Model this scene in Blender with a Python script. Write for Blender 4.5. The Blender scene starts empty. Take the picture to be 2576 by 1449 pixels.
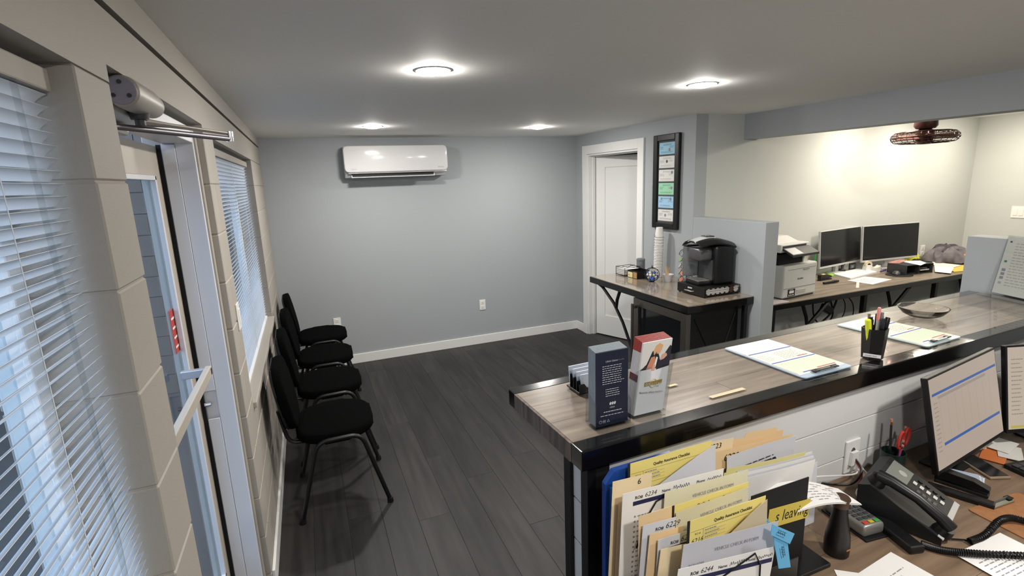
import bpy, bmesh, math, random
from mathutils import Matrix, Vector, Euler
random.seed(7)
scene = bpy.context.scene
C = scene.collection
# ------------------------------------------------------------------ camera
FPX, CXP, CYP = 1288.04, 1288.0, 724.5
CAM = Vector((0.3206, -5.2904, 1.8015))
cam_d = bpy.data.cameras.new('camera')
cam = bpy.data.objects.new('camera', cam_d)
C.objects.link(cam)
cam.location = CAM
cam.rotation_mode = 'XYZ'
cam.rotation_euler = (math.radians(78.006), math.radians(2.136), math.radians(-21.996))
cam_d.sensor_fit = 'HORIZONTAL'
cam_d.sensor_width = 36.0
cam_d.lens = 36.0 * FPX / 2576.0
cam_d.clip_start = 0.02
scene.camera = cam
RM = cam.rotation_euler.to_matrix()
def ray(u, w): return RM @ Vector((u - CXP, CYP - w, -FPX))
def onx(u, w, X): d = ray(u, w); return CAM + d * ((X - CAM.x) / d.x)
def ony(u, w, Y): d = ray(u, w); return CAM + d * ((Y - CAM.y) / d.y)
def onz(u, w, Z): d = ray(u, w); return CAM + d * ((Z - CAM.z) / d.z)
# ------------------------------------------------------------------ world, exposure
scene.view_settings.view_transform = 'Standard'
scene.view_settings.look = 'None'
scene.view_settings.gamma = 1.0
scene.view_settings.use_curve_mapping = False
scene.view_settings.exposure = 0.45
wd = bpy.data.worlds.new('overcast_sky'); scene.world = wd
wd.use_nodes = True
bg = wd.node_tree.nodes['Background']
bg.inputs[0].default_value = (0.50, 0.62, 0.84, 1)
bg.inputs[1].default_value = 2.6
LAMP_W = 16.0        # watts of each downlight in the waiting room
LAMP_B = 17.0       # watts of the office downlights
COOL = (1.0, 0.955, 0.90)
WARM = (1.0, 0.90, 0.75)
# ------------------------------------------------------------------ helpers
def lin(h):
    h = h.lstrip('#')
    out = []
    for i in (0, 2, 4):
        c = int(h[i:i+2], 16) / 255.0
        out.append(c / 12.92 if c <= 0.04045 else ((c + 0.055) / 1.055) ** 2.4)
    return (*out, 1.0)
MATS = {}
def mat(name, col, rough=0.5, metal=0.0, spec=0.5, var=0.0, scale=(8, 8, 8), bump=0.0, bscale=None, rnd=0.0,
        coat=0.0, trans=0.0, ior=1.45, emit=None, es=0.0, detail=4.0, sheen=0.0, alpha=1.0):
    if name in MATS: return MATS[name]
    m = bpy.data.materials.new(name); m.use_nodes = True
    nt = m.node_tree; p = nt.nodes['Principled BSDF']
    c = lin(col)
    p.inputs['Base Color'].default_value = c
    p.inputs['Roughness'].default_value = rough
    p.inputs['Metallic'].default_value = metal
    p.inputs['Specular IOR Level'].default_value = spec
    p.inputs['Coat Weight'].default_value = coat
    p.inputs['Coat Roughness'].default_value = 0.05
    p.inputs['Transmission Weight'].default_value = trans
    p.inputs['IOR'].default_value = ior
    p.inputs['Sheen Weight'].default_value = sheen
    p.inputs['Alpha'].default_value = alpha
    if emit:
        p.inputs['Emission Color'].default_value = lin(emit); p.inputs['Emission Strength'].default_value = es
    if var or bump or rnd:
        tc = nt.nodes.new('ShaderNodeTexCoord'); mp = nt.nodes.new('ShaderNodeMapping')
        mp.inputs['Scale'].default_value = scale
        nt.links.new(tc.outputs['Object'], mp.inputs['Vector'])
        oi = nt.nodes.new('ShaderNodeObjectInfo')
        if rnd:
            ad = nt.nodes.new('ShaderNodeVectorMath'); ad.operation = 'ADD'
            sc = nt.nodes.new('ShaderNodeVectorMath'); sc.operation = 'SCALE'
            cb = nt.nodes.new('ShaderNodeCombineXYZ')
            for i in range(3): nt.links.new(oi.outputs['Random'], cb.inputs[i])
            nt.links.new(cb.outputs[0], sc.inputs[0]); sc.inputs['Scale'].default_value = 37.0
            nt.links.new(mp.outputs[0], ad.inputs[0]); nt.links.new(sc.outputs[0], ad.inputs[1])
            vec = ad.outputs[0]
        else: vec = mp.outputs[0]
        nz = nt.nodes.new('ShaderNodeTexNoise'); nz.inputs['Scale'].default_value = 1.0
        nz.inputs['Detail'].default_value = detail
        nt.links.new(vec, nz.inputs['Vector'])
        if var or rnd:
            mx = nt.nodes.new('ShaderNodeMix'); mx.data_type = 'RGBA'
            a = [max(0, x * (1 - var)) for x in c[:3]] + [1]; b = [min(1, x * (1 + var)) for x in c[:3]] + [1]
            mx.inputs[6].default_value = a; mx.inputs[7].default_value = b
            mr = nt.nodes.new('ShaderNodeMapRange')
            mr.inputs[1].default_value = 0.3; mr.inputs[2].default_value = 0.7
            nt.links.new(nz.outputs[0], mr.inputs[0]); nt.links.new(mr.outputs[0], mx.inputs[0])
            src = mx.outputs[2]
            if rnd:
                hs = nt.nodes.new('ShaderNodeHueSaturation')
                m2 = nt.nodes.new('ShaderNodeMapRange'); m2.inputs[3].default_value = 1 - rnd; m2.inputs[4].default_value = 1 + rnd
                nt.links.new(oi.outputs['Random'], m2.inputs[0]); nt.links.new(m2.outputs[0], hs.inputs['Value'])
                nt.links.new(src, hs.inputs['Color']); src = hs.outputs[0]
            nt.links.new(src, p.inputs['Base Color'])
        if bump:
            bn = nt.nodes.new('ShaderNodeBump'); bn.inputs['Strength'].default_value = bump; bn.inputs['Distance'].default_value = 0.002
            if bscale:
                n2 = nt.nodes.new('ShaderNodeTexNoise'); n2.inputs['Scale'].default_value = bscale; n2.inputs['Detail'].default_value = 3
                nt.links.new(tc.outputs['Object'], n2.inputs['Vector']); nt.links.new(n2.outputs[0], bn.inputs['Height'])
            else: nt.links.new(nz.outputs[0], bn.inputs['Height'])
            nt.links.new(bn.outputs[0], p.inputs['Normal'])
    MATS[name] = m; return m
def pane_mat(name, tint='#ffffff', refl=0.06, rough=0.0):
    """thin clear sheet: sees through, with a fresnel mirror on top"""
    if name in MATS: return MATS[name]
    m = bpy.data.materials.new(name); m.use_nodes = True; nt = m.node_tree
    for n in list(nt.nodes): nt.nodes.remove(n)
    o = nt.nodes.new('ShaderNodeOutputMaterial'); mx = nt.nodes.new('ShaderNodeMixShader')
    t = nt.nodes.new('ShaderNodeBsdfTransparent'); g = nt.nodes.new('ShaderNodeBsdfGlossy')
    t.inputs[0].default_value = lin(tint); g.inputs['Roughness'].default_value = rough
    fr = nt.nodes.new('ShaderNodeFresnel'); fr.inputs[0].default_value = 1.45
    ge = nt.nodes.new('ShaderNodeNewGeometry'); mu = nt.nodes.new('ShaderNodeMath'); mu.operation = 'MULTIPLY'
    iv = nt.nodes.new('ShaderNodeMath'); iv.operation = 'SUBTRACT'; iv.inputs[0].default_value = 1.0
    nt.links.new(ge.outputs['Backfacing'], iv.inputs[1]); nt.links.new(fr.outputs[0], mu.inputs[0]); nt.links.new(iv.outputs[0], mu.inputs[1])
    nt.links.new(mu.outputs[0], mx.inputs[0]); nt.links.new(t.outputs[0], mx.inputs[1]); nt.links.new(g.outputs[0], mx.inputs[2])
    nt.links.new(mx.outputs[0], o.inputs[0]); MATS[name] = m; return m

class B:
    """collects shapes into one mesh"""
    def __init__(s): s.bm = bmesh.new()
    def box(s, x0, x1, y0, y1, z0, z1, bev=0.0, M=None, seg=2):
        m = Matrix.Translation(((x0+x1)/2, (y0+y1)/2, (z0+z1)/2)) @ Matrix.Diagonal((abs(x1-x0), abs(y1-y0), abs(z1-z0), 1))
        if M is not None: m = M @ m
        r = bmesh.ops.create_cube(s.bm, size=1.0, matrix=m)
        if bev:
            ed = list({e for v in r['verts'] for e in v.link_edges})
            bmesh.ops.bevel(s.bm, geom=ed, offset=bev, segments=seg, profile=0.5, affect='EDGES')
        return s
    def cyl(s, p0, p1, r0, r1=None, n=16, caps=True):
        p0 = Vector(p0); p1 = Vector(p1); d = p1 - p0
        q = d.to_track_quat('Z', 'Y').to_matrix().to_4x4()
        bmesh.ops.create_cone(s.bm, cap_ends=caps, segments=n, radius1=r0, radius2=r0 if r1 is None else r1, depth=d.length,
                              matrix=Matrix.Translation((p0+p1)/2) @ q)
        return s
    def tube(s, pts, r, n=8, closed=False):
        pts = [Vector(p) for p in pts]; N = len(pts); rings = []
        up = None
        for i, p in enumerate(pts):
            a = pts[(i-1) % N] if (closed or i > 0) else p
            b = pts[(i+1) % N] if (closed or i < N-1) else p
            t = (b - a).normalized()
            if up is None:
                up = Vector((0, 0, 1)) if abs(t.z) < 0.9 else Vector((1, 0, 0))
            sx = t.cross(up)
            if sx.length < 1e-6: sx = t.orthogonal()
            sx.normalize(); up = sx.cross(t).normalized()
            rr = r[i] if isinstance(r, (list, tuple)) else r
            rings.append([s.bm.verts.new(p + (sx*math.cos(k*2*math.pi/n) + up*math.sin(k*2*math.pi/n))*rr) for k in range(n)])
        for i in range(N if closed else N-1):
            A = rings[i]; D = rings[(i+1) % N]
            for k in range(n): s.bm.faces.new((A[k], A[(k+1) % n], D[(k+1) % n], D[k]))
        if not closed:
            s.bm.faces.new(rings[0][::-1]); s.bm.faces.new(rings[-1])
        return s
    def lathe(s, prof, c=(0, 0, 0), n=24, cap=True, sx=1.0, sy=1.0):
        c = Vector(c); rings = []
        for r, z in prof:
            rings.append([s.bm.verts.new(c + Vector((r*sx*math.cos(k*2*math.pi/n), r*sy*math.sin(k*2*math.pi/n), z))) for k in range(n)])
        for A, D in zip(rings, rings[1:]):
            for k in range(n): s.bm.faces.new((A[k], A[(k+1) % n], D[(k+1) % n], D[k]))
        if cap:
            s.bm.faces.new(rings[0][::-1]); s.bm.faces.new(rings[-1])
        return s
    def prism(s, poly, d0, d1, M=None):
        """polygon in local xy, extruded along local z from d0 to d1"""
        M = M or Matrix.Identity(4)
        a = [s.bm.verts.new(M @ Vector((x, y, d0))) for x, y in poly]; b = [s.bm.verts.new(M @ Vector((x, y, d1))) for x, y in poly]
        n = len(poly)
        s.bm.faces.new(a[::-1]); s.bm.faces.new(b)
        for i in range(n): s.bm.faces.new((a[i], a[(i+1) % n], b[(i+1) % n], b[i]))
        return s
    def quad(s, pts):
        s.bm.faces.new([s.bm.verts.new(Vector(p)) for p in pts]); return s
    def grid(s, fn, nu, nv, th=0.0):
        """surface fn(u,v)->point, optional thickness along the normal"""
        P = [[Vector(fn(i/nu, j/nv)) for j in range(nv+1)] for i in range(nu+1)]
        def lay(off):
            out = []
            for i in range(nu+1):
                row = []
                for j in range(nv+1):
                    a = P[min(i+1, nu)][j] - P[max(i-1, 0)][j]; b = P[i][min(j+1, nv)] - P[i][max(j-1, 0)]
                    nrm = a.cross(b); nrm = nrm.normalized() if nrm.length > 1e-9 else Vector((0, 0, 1))
                    row.append(s.bm.verts.new(P[i][j] + nrm*off))
                out.append(row)
            return out
        T = lay(th)
        for i in range(nu):
            for j in range(nv): s.bm.faces.new((T[i][j], T[i+1][j], T[i+1][j+1], T[i][j+1]))
        if th:
            D = lay(0.0)
            for i in range(nu):
                for j in range(nv): s.bm.faces.new((D[i][j], D[i][j+1], D[i+1][j+1], D[i+1][j]))
            for i in range(nu):
                s.bm.faces.new((T[i][0], D[i][0], D[i+1][0], T[i+1][0])); s.bm.faces.new((T[i][nv], T[i+1][nv], D[i+1][nv], D[i][nv]))
            for j in range(nv):
                s.bm.faces.new((T[0][j], T[0][j+1], D[0][j+1], D[0][j])); s.bm.faces.new((T[nu][j], D[nu][j], D[nu][j+1], T[nu][j+1]))
        return s
    def mesh(s, name='mesh', smooth=False, angle=None):
        bmesh.ops.recalc_face_normals(s.bm, faces=s.bm.faces[:])
        me = bpy.data.meshes.new(name); s.bm.to_mesh(me); s.bm.free()
        if smooth:
            me.shade_smooth()
            me.set_sharp_from_angle(angle=math.radians(angle or 40))
        return me
    def build(s, name, m, parent=None, world=False, smooth=False, M=None, label=None, angle=None):
        return link(name, s.mesh(name, smooth, angle), m, parent, world, M, label)
def link(name, me, m=None, parent=None, world=False, M=None, label=None):
    o = bpy.data.objects.new(name, me); C.objects.link(o)
    if m is not None:
        if not me.materials: me.materials.append(m)
    if M is not None: o.matrix_basis = M
    if parent is not None:
        o.parent = parent
        if world:
            pm = parent.matrix_basis
            if parent.parent is not None: pm = parent.parent.matrix_basis @ parent.matrix_parent_inverse @ pm
            o.matrix_parent_inverse = pm.inverted()
    if label: o['label'] = label
    return o
def thing(name, label, cat, loc=(0, 0, 0), rotz=0.0, group=None):
    o = bpy.data.objects.new(name, None); C.objects.link(o); o.empty_display_size = 0.05
    o.location = loc; o.rotation_euler = (0, 0, rotz)
    return tag(o, label, cat, group)
def tag(o, label, cat, group=None):
    o['label'] = label; o['category'] = cat
    if group: o['group'] = group
    return o
def struct(o, label=None, cat=None):
    o['kind'] = 'structure'
    if label: o['label'] = label
    if cat: o['category'] = cat
    return o
def frame(o, ex, ey):
    ex = Vector(ex).normalized(); ey = Vector(ey); n = ex.cross(ey).normalized(); ey = n.cross(ex)
    return Matrix(((ex.x, ey.x, n.x, o[0]), (ex.y, ey.y, n.y, o[1]), (ex.z, ey.z, n.z, o[2]), (0, 0, 0, 1)))
PENDING = []
def text(s, size, m, parent, M, align='LEFT', shear=0.0, world=True, bold=0.0, spacing=1.0, sx=1.0):
    """lettering: meshed at the end of the script"""
    me = bpy.data.meshes.new('lettering')
    o = link('lettering', me, m, parent, world, M)
    PENDING.append((o, s, size, m, align, shear, bold, spacing, sx))
    return o
def flush_text():
    tmp = []
    for o, s, size, m, align, shear, bold, spacing, sx in PENDING:
        cu = bpy.data.curves.new('t', 'FONT'); cu.body = s; cu.size = size; cu.align_x = align; cu.shear = shear; cu.offset = bold
        cu.resolution_u = 2; cu.space_character = spacing
        t = bpy.data.objects.new('t', cu); C.objects.link(t); tmp.append(t)
    bpy.context.view_layer.update()
    dg = bpy.context.evaluated_depsgraph_get()
    for (o, s, size, m, align, shear, bold, spacing, sx), t in zip(PENDING, tmp):
        me = bpy.data.meshes.new_from_object(t.evaluated_get(dg))
        if sx != 1.0:
            for v in me.vertices: v.co.x *= sx
        me.materials.clear(); me.materials.append(m); me.name = 'lettering'
        old = o.data; o.data = me; bpy.data.meshes.remove(old)
    for t in tmp:
        cu = t.data; bpy.data.objects.remove(t); bpy.data.curves.remove(cu)
def bars(rects, name, m, parent, M, world=True, dz=0.0):
    """flat printed marks: rects (x0,y0,x1,y1) in the frame's plane, one part"""
    b = B()
    for x0, y0, x1, y1 in rects: b.quad([(x0, y0, dz), (x1, y0, dz), (x1, y1, dz), (x0, y1, dz)])
    return b.build(name, m, parent, world, M=M)
def textlines(x0, y0, w, n, dy, h, ragged=0.4, words=True):
    out = []
    for i in range(n):
        y = y0 - i*dy; L = w*(1 - ragged*random.random()); x = x0
        while x < x0 + L:
            l = random.uniform(0.06, 0.16)*w if words else L
            out.append((x, y, min(x+l, x0+L), y+h)); x += l + 0.03*w
    return out
def scribble(x0, y0, w, h, n=14):
    """handwriting as a thin wavy stroke polygon chain"""
    pts = []
    for i in range(n+1):
        pts.append((x0 + w*i/n + random.uniform(-.2, .2)*w/n, y0 + (h if i % 2 else 0) + random.uniform(-.3, .3)*h))
    return pts
def stroke(pts, wd_, name, m, parent, M, world=True):
    b = B()
    for (x0, y0), (x1, y1) in zip(pts, pts[1:]):
        d = Vector((x1-x0, y1-y0)); 
        if d.length < 1e-6: continue
        n = Vector((-d.y, d.x)).normalized()*wd_/2
        b.quad([(x0+n.x, y0+n.y, 0), (x0-n.x, y0-n.y, 0), (x1-n.x, y1-n.y, 0), (x1+n.x, y1+n.y, 0)])
    return b.build(name, m, parent, world, M=M)
# ------------------------------------------------------------------ materials
M_wall = mat('wall_paint_grey', '#a4a9ac', .62, bump=.05, bscale=180, spec=.3)
M_bright = mat('office_wall_paint', '#c2c5c2', .6, bump=.05, bscale=180, spec=.3)
M_ceil = mat('ceiling_paint', '#efeeeb', .75, bump=.05, bscale=140, spec=.2)
M_block = mat('block_paint', '#a8a299', .6, bump=.25, bscale=260, spec=.3)
M_mortar = mat('painted_mortar', '#a39c92', .8)
M_trim = mat('white_trim_paint', '#e4e4e2', .42, spec=.4)
M_door = mat('white_door_paint', '#e6e6e4', .45, spec=.4)
M_frame = mat('white_steel_frame', '#d3d4d8', .4, spec=.4)
M_plank = mat('dark_vinyl_plank', '#2d2b2a', .45, var=.34, scale=(26, 2.2, 8), rnd=.18, bump=.08, spec=.35)
M_sub = mat('plank_joint_dark', '#1c1b1b', .8)
M_desk = mat('brown_desk_laminate', '#7a6653', .35, var=.3, scale=(3.0, 38, 8), rnd=.12, spec=.4)
M_wood = mat('grey_brown_laminate', '#8b7f72', .3, var=.36, scale=(3.0, 38, 8), rnd=.10, spec=.5)
M_woody = mat('grey_brown_laminate_coffee', '#8a7e70', .15, var=.22, scale=(30, 2.5, 8), rnd=.06, spec=.5, coat=.6)
M_wooddark = mat('weathered_edge_wood', '#6b5f57', .5, var=.45, scale=(60, 60, 5), spec=.3)
M_blackgl = mat('black_lacquer', '#0b0a0a', .16, spec=.5, coat=.3)
M_black = mat('black_satin', '#0d0d0d', .42)
M_blackmt = mat('black_matte', '#0a0a0a', .7)
M_blackpl = mat('black_plastic', '#131314', .35)
M_fabric = mat('black_fabric', '#060606', .95, spec=.05, bump=.5, bscale=900)
M_tube = mat('black_tube', '#0c0c0c', .35, spec=.5)
M_steel = mat('brushed_steel', '#8d8780', .36, metal=1.0)
M_chrome = mat('chrome', '#d8d8d8', .12, metal=1.0)
M_alum = mat('painted_aluminium_tan', '#b9b1a6', .45, metal=.1)
M_alumw = mat('anodised_aluminium', '#cfd2d8', .32, metal=.7)
M_white = mat('white_plastic', '#e9e8e4', .35)
M_whitegl = mat('white_gloss_plastic', '#d9d8d8', .14, coat=.6)
M_slat = mat('blind_slat_white', '#e4e9ee', .45)
M_paper = mat('white_paper', '#e8e6e3', .8)
M_papercool = mat('carbon_copy_paper', '#cfd0d6', .75)
M_yellow = mat('yellow_paper', '#e6d682', .8)
M_manila = mat('manila_card', '#e3c598', .75)
M_manila2 = mat('manila_card_light', '#ead5ae', .75)
M_blue = mat('blue_binder_plastic', '#14408c', .35)
M_tagblue = mat('light_blue_tag', '#68b4e0', .7)
M_ink = mat('black_ink', '#1f1d20', .7)
M_inkg = mat('grey_ink', '#8b8a90', .8)
M_navy = mat('navy_print', '#23264f', .6)
M_green = mat('pale_green_print', '#d4dfc6', .8)
M_redp = mat('red_print', '#b5483c', .7)
M_bluep = mat('blue_print', '#3a5ea6', .6)
M_ship = mat('white_shiplap_paint', '#d9d9d8', .45, spec=.4)
M_gapd = mat('shadow_gap_grey', '#3b3b3d', .8)
M_glass = pane_mat('clear_glass')
M_winglass = pane_mat('window_glass', '#e6eef2')
M_acryl = pane_mat('clear_acrylic', '#f4f6f6')

M_concrete = mat('exterior_concrete', '#4c4a48', .9, var=.15, scale=(2, 2, 2))
M_extblock = mat('exterior_block_grey', '#625e5a', .85, var=.1, scale=(6, 6, 6))
M_screen_off = mat('dark_screen', '#15171a', .16, spec=.5)
M_silver = mat('silver_plastic', '#c4c5c6', .4, metal=.2)
M_dkgrey = mat('dark_grey_plastic', '#3a3b3d', .45)
M_ltgrey = mat('printer_grey', '#cdcfcb', .5)
# ------------------------------------------------------------------ room dimensions
H = 2.247; W = 3.245; YB = -1.95; XR = 6.95; YN = -6.8
# ================================================================== STRUCTURE
# floor with planks
b = B().box(-.22, XR+.1, YN, .1, -.08, -.006)
floor = struct(b.build('floor', M_sub), 'dark grey wood plank floor', 'floor')
pw, pl = .178, 1.22
meshes = {}
def plank(x0, x1, y0, y1):
    key = (round(x1-x0, 3), round(y1-y0, 3))
    if key not in meshes:
        g = .0004
        meshes[key] = B().box(-(x1-x0)/2+g, (x1-x0)/2-g, -(y1-y0)/2+g, (y1-y0)/2-g, -.006, 0, bev=.0007, seg=1).mesh('plank')
    link('plank', meshes[key], M_plank, floor, M=Matrix.Translation(((x0+x1)/2, (y0+y1)/2, 0)))
x = 0.0; i = 0
while x < 3.3:
    off = [0, .55, .22, .83, .4, 1.0, .12, .68][i % 8]
    y = .05
    y1 = y; yy = y - off if off else y - pl
    while y1 > -4.7:
        plank(x, min(x+pw, 3.6), max(yy, -4.75), y1); y1 = yy; yy -= pl
    x += pw; i += 1
b = B().box(3.382, XR, YN, .05, -.006, 0).box(-.2, 3.382, YN, -4.75, -.006, 0)
b.build('plain_floor_area', M_plank, floor)
# ceiling
struct(B().box(-.22, XR+.1, YN, .1, H, H+.1).build('ceiling', M_ceil), 'flat light grey painted ceiling', 'ceiling')
# back wall and its baseboard
struct(B().box(-.2, XR+.1, 0, .12, 0, H).build('wall_back', M_wall), 'blue grey painted back wall', 'wall')
struct(B().box(.012, W, -.014, 0, 0, .098, bev=.003).build('baseboard_back', M_trim), 'white baseboard along the back wall', 'baseboard')
struct(B().box(W-.014, W, -.185, -.014, 0, .098, bev=.003).build('baseboard_right', M_trim), 'short white baseboard beside the door casing', 'baseboard')
# door wall (right), opening
DY0, DY1, DZ = -1.205, -.268, 2.035
b = B().box(W, W+.12, DY1, 0, 0, H).box(W, W+.12, YB, DY0, 0, H).box(W, W+.12, DY0, DY1, DZ, H)
struct(b.build('wall_right', M_wall), 'blue grey wall holding the white door', 'wall')
# office back wall, far right wall, rear wall
struct(B().box(W+.12, XR+.1, YB, YB+.1, 0, H).build('wall_office', M_bright), 'pale office wall behind the twin monitors', 'wall')
struct(B().box(XR, XR+.1, YN, .1, 0, H).build('wall_far_right', M_bright), 'pale office side wall with light switch', 'wall')
struct(B().box(-.2, XR+.1, YN-.1, YN, 0, H).build('wall_near', M_wall), 'wall behind the viewer', 'wall')
# pony walls and beam
struct(B().box(W, W+.122, -2.67, YB, 0, 1.445, bev=.003).build('wall_half_coffee', M_wall), 'half-height wall beside the coffee counter', 'half wall')
struct(B().box(3.607, 3.727, -4.75, -3.655, 0, 1.412, bev=.003).build('wall_half_reception', M_wall), 'half-height wall at the far end of the reception counter', 'half wall')
struct(B().box(3.74, 3.905, YN, YB, 2.052, H).build('trim_beam', M_wall), 'boxed ceiling beam above the office opening', 'beam')
# ---- left block wall
LW = .20
WIN1 = (-6.3, -4.205, 1.0, 2.015)
DOOR = (-4.03, -3.0, 0.0, 2.04)
WIN2 = (-2.765, -1.0, .82, 2.01)
TOPZ = 2.013
b = B()
def solid_intervals(z0, z1):
    segs = [(YN, 0.0)]
    for (a, c, q0, q1) in (WIN1, DOOR, WIN2):
        if z0 < q1 - .03 and z1 > q0 + .03:
            out = []
            for s0, s1 in segs:
                if c <= s0 or a >= s1: out.append((s0, s1)); continue
                if a > s0: out.append((s0, a))
                if c < s1: out.append((c, s1))
            segs = out
    return segs
joints = [TOPZ] + [1.825 - .1925*k for k in range(10)] + [0.0]
wl = B()
for z0, z1 in ((0, .82), (.82, 1.0), (1.0, TOPZ)):
    for s0, s1 in solid_intervals(z0, z1): wl.box(-LW+.004, -.004, s0+.004*(s0 > YN), s1-.004*(s1 < 0), z0, z1)
wall_left = struct(wl.build('wall_left', M_mortar), 'cream painted concrete block wall with windows and entrance', 'wall')
bmesh_cache = {}
for k in range(len(joints)-1):
    z1, z0 = joints[k], joints[k+1]
    for s0, s1 in solid_intervals(z0, z1):
        cuts = [s0]; t = math.floor(s0/.385)*.385 + (.1925 if k % 2 else 0)
        while t < s1 - .05:
            if t > s0 + .05: cuts.append(t)
            t += .385
        cuts.append(s1)
        for a, c in zip(cuts, cuts[1:]):
            zz0 = max(z0, .0)
            # cut blocks at window sills
            key = (round(c-a, 3), round(z1-zz0, 3))
            if key not in bmesh_cache:
                g = .0018
                bmesh_cache[key] = B().box(-LW, 0, -(c-a)/2+g, (c-a)/2-g, -(z1-zz0)/2+g, (z1-zz0)/2-g, bev=.003, seg=1).mesh('block')
            link('block', bmesh_cache[key], M_block, wall_left, M=Matrix.Translation((0, (a+c)/2, (zz0+z1)/2)))
# header and ceiling trim board
B().box(-LW, 0, YN, DOOR[0], TOPZ, 2.158).box(-LW, 0, DOOR[1], 0, TOPZ, 2.158).box(-LW, 0, DOOR[0], DOOR[1], 2.046, 2.158).build('header', M_block, wall_left, world=True)
B().box(-LW, -.012, YN, 0, 2.158, 2.172).build('shadow_gap', M_gapd, wall_left, world=True)
struct(B().box(-LW, .004, YN, 0, 2.170, H).build('trim_1', M_block), 'painted trim board between block wall and ceiling', 'trim')
struct(B().box(0, .014, -2.985, -.014, 0, .095, bev=.003).build('baseboard_left', M_trim), 'white baseboard behind the waiting chairs', 'baseboard')
# window sills
struct(B().box(-.17, .016, WIN2[0]-.0, WIN2[1]+.0, .80, .83, bev=.004).build('trim_2', M_block), 'window sill above the waiting chairs', 'sill')
struct(B().box(-.17, .004, WIN1[0], WIN1[1], .985, 1.005, bev=.004).build('trim_3', M_block), 'sill of the near window', 'sill')
# windows: vinyl frame, mullion, glass
def window(n, w, label, mull):
    y0, y1, z0, z1 = w
    t = struct(thing('window_%d' % n, label, 'window', (-.15, (y0+y1)/2, z0)))
    fw = .045
    b = B().box(-.175, -.125, y0, y0+fw, z0, z1, bev=.004).box(-.175, -.125, y1-fw, y1, z0, z1, bev=.004)
    b.box(-.175, -.125, y0+fw, y1-fw, z0, z0+fw, bev=.004).box(-.175, -.125, y0+fw, y1-fw, z1-fw, z1, bev=.004)
    b.build('window_frame', M_white, t, True)
    for ym in mull: B().box(-.17, -.128, ym-.025, ym+.025, z0+fw, z1-fw, bev=.004).build('mullion', M_white, t, True)
    B().box(-.152, -.148, y0+fw, y1-fw, z0+fw, z1-fw).build('pane', M_winglass, t, True)
    return t
window(1, WIN1, 'near window behind large white blinds', (-5.25,))
window(2, WIN2, 'far window above the chairs behind white blinds', (-1.88,))
# venetian blinds
def blind(w, label, cords, xs=-.048):
    y0, y1, z0, z1 = w
    t = thing('window_blind', label, 'blind', (xs, (y0+y1)/2, z1))
    ya, yb = y0+.012, y1-.014
    L = yb-ya
    B().box(xs-.02, xs+.018, ya, yb, z1-.052, z1-.016, bev=.003).build('headrail', M_block, t, True)
    pitch = .0198
    n = int((z1 - z0 - .075)/pitch)
    tilt = math.radians(40)
    def prof(u, v):
        s = (u-.5)*.0254; return (s, v*L - L/2, -.0022*(1-(2*u-1)**2)*-1)
    sm = B().grid(prof, 4, 1, .0006).mesh('slat', True)
    for i in range(n):
        z = z1 - .063 - i*pitch
        a = tilt + random.uniform(-.03, .03)
        # room-side edge (+x) higher
        link('slat', sm, M_slat, t, True, Matrix.Translation((xs, (ya+yb)/2 + random.uniform(-.002, .002), z)) @ Matrix.Rotation(-a, 4, 'Y'))
    zb = z1 - .063 - n*pitch
    B().box(xs-.013, xs+.013, ya, yb, max(zb-.012, z0+.006), zb+.004, bev=.003).build('bottom_rail', M_slat, t, True)
    for yc in cords:
        b = B()
        for dx in (-.011, .011): b.tube([(xs+dx, yc, z1-.05), (xs+dx, yc, zb)], .0008, 4)
        b.build('ladder_cord', M_slat, t, True)
    return t
blind(WIN1, 'large white slatted blind hanging in the near window', (-4.42, -4.9, -5.4))
blind(WIN2, 'white slatted blind in the window above the chairs', (-2.55, -1.9, -1.2))
o = B().tube([(-.024, -4.36, 1.96), (-.022, -4.355, 1.5), (-.024, -4.36, 1.08)], .004, 6).build('tilt_wand', M_acryl)
tag(o, 'thin clear tilt wand hanging on the near blind', 'blind wand')
# exterior
struct(B().box(-14, -LW, -14, 8, -.2, -.12).build('exterior_ground', M_concrete), 'grey concrete outside the entrance', 'ground')
ew = struct(B().box(-4.2, -LW-.02, .32, .5, -.12, 3.2).build('wall_exterior', M_gapd), 'grey block wall outside seen through the door glass', 'wall')
em = B().box(-.19, .19, 0, .03, -.092, .092, bev=.003, seg=1).mesh('block')
for r in range(15):
    for cidx in range(11):
        xx = -.43 - .385*cidx - (.1925 if r % 2 else 0)
        if xx < -4.1: continue
        link('block', em, M_extblock, ew, M=Matrix.Translation((xx, .30, -.02+.1925*r)))
struct(B().box(-9.2, -9, -14, 8, -.2, 2.1).build('wall_neighbour', M_extblock), 'distant grey wall across the yard', 'wall')
# ---- entrance frame and door leaf
fr = struct(thing('door_1', 'aluminium and glass entrance door in white steel frame', 'door', (-.12, (DOOR[0]+DOOR[1])/2, 0)))
y0, y1 = DOOR[0], DOOR[1]
def jamb(s, ye):
    b = B().box(-.135, -.03, ye, ye - s*.03, 0, 2.0, bev=.003)
    b.box(-.09, -.03, ye - s*.03, ye - s*.046, 0, 1.985, bev=.003)
    b.build('jamb', M_frame, fr, True)
    B().box(-.030, -.024, ye, ye - s*.036, 0, 2.0).build('jamb_edge', M_block, fr, True)
jamb(1, y1); jamb(-1, y0)
B().box(-.135, -.03, y0, y1, 1.975, 2.03, bev=.003).build('frame_head', M_frame, fr, True)
B().box(-.30, 0.0, y0, y1, -.02, .012, bev=.003).build('threshold', M_alumw, fr, True)
B().box(-.15, -.137, y1-.03, y1-.042, .01, 1.97).build('weather_strip', M_blackmt, fr, True)
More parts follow.
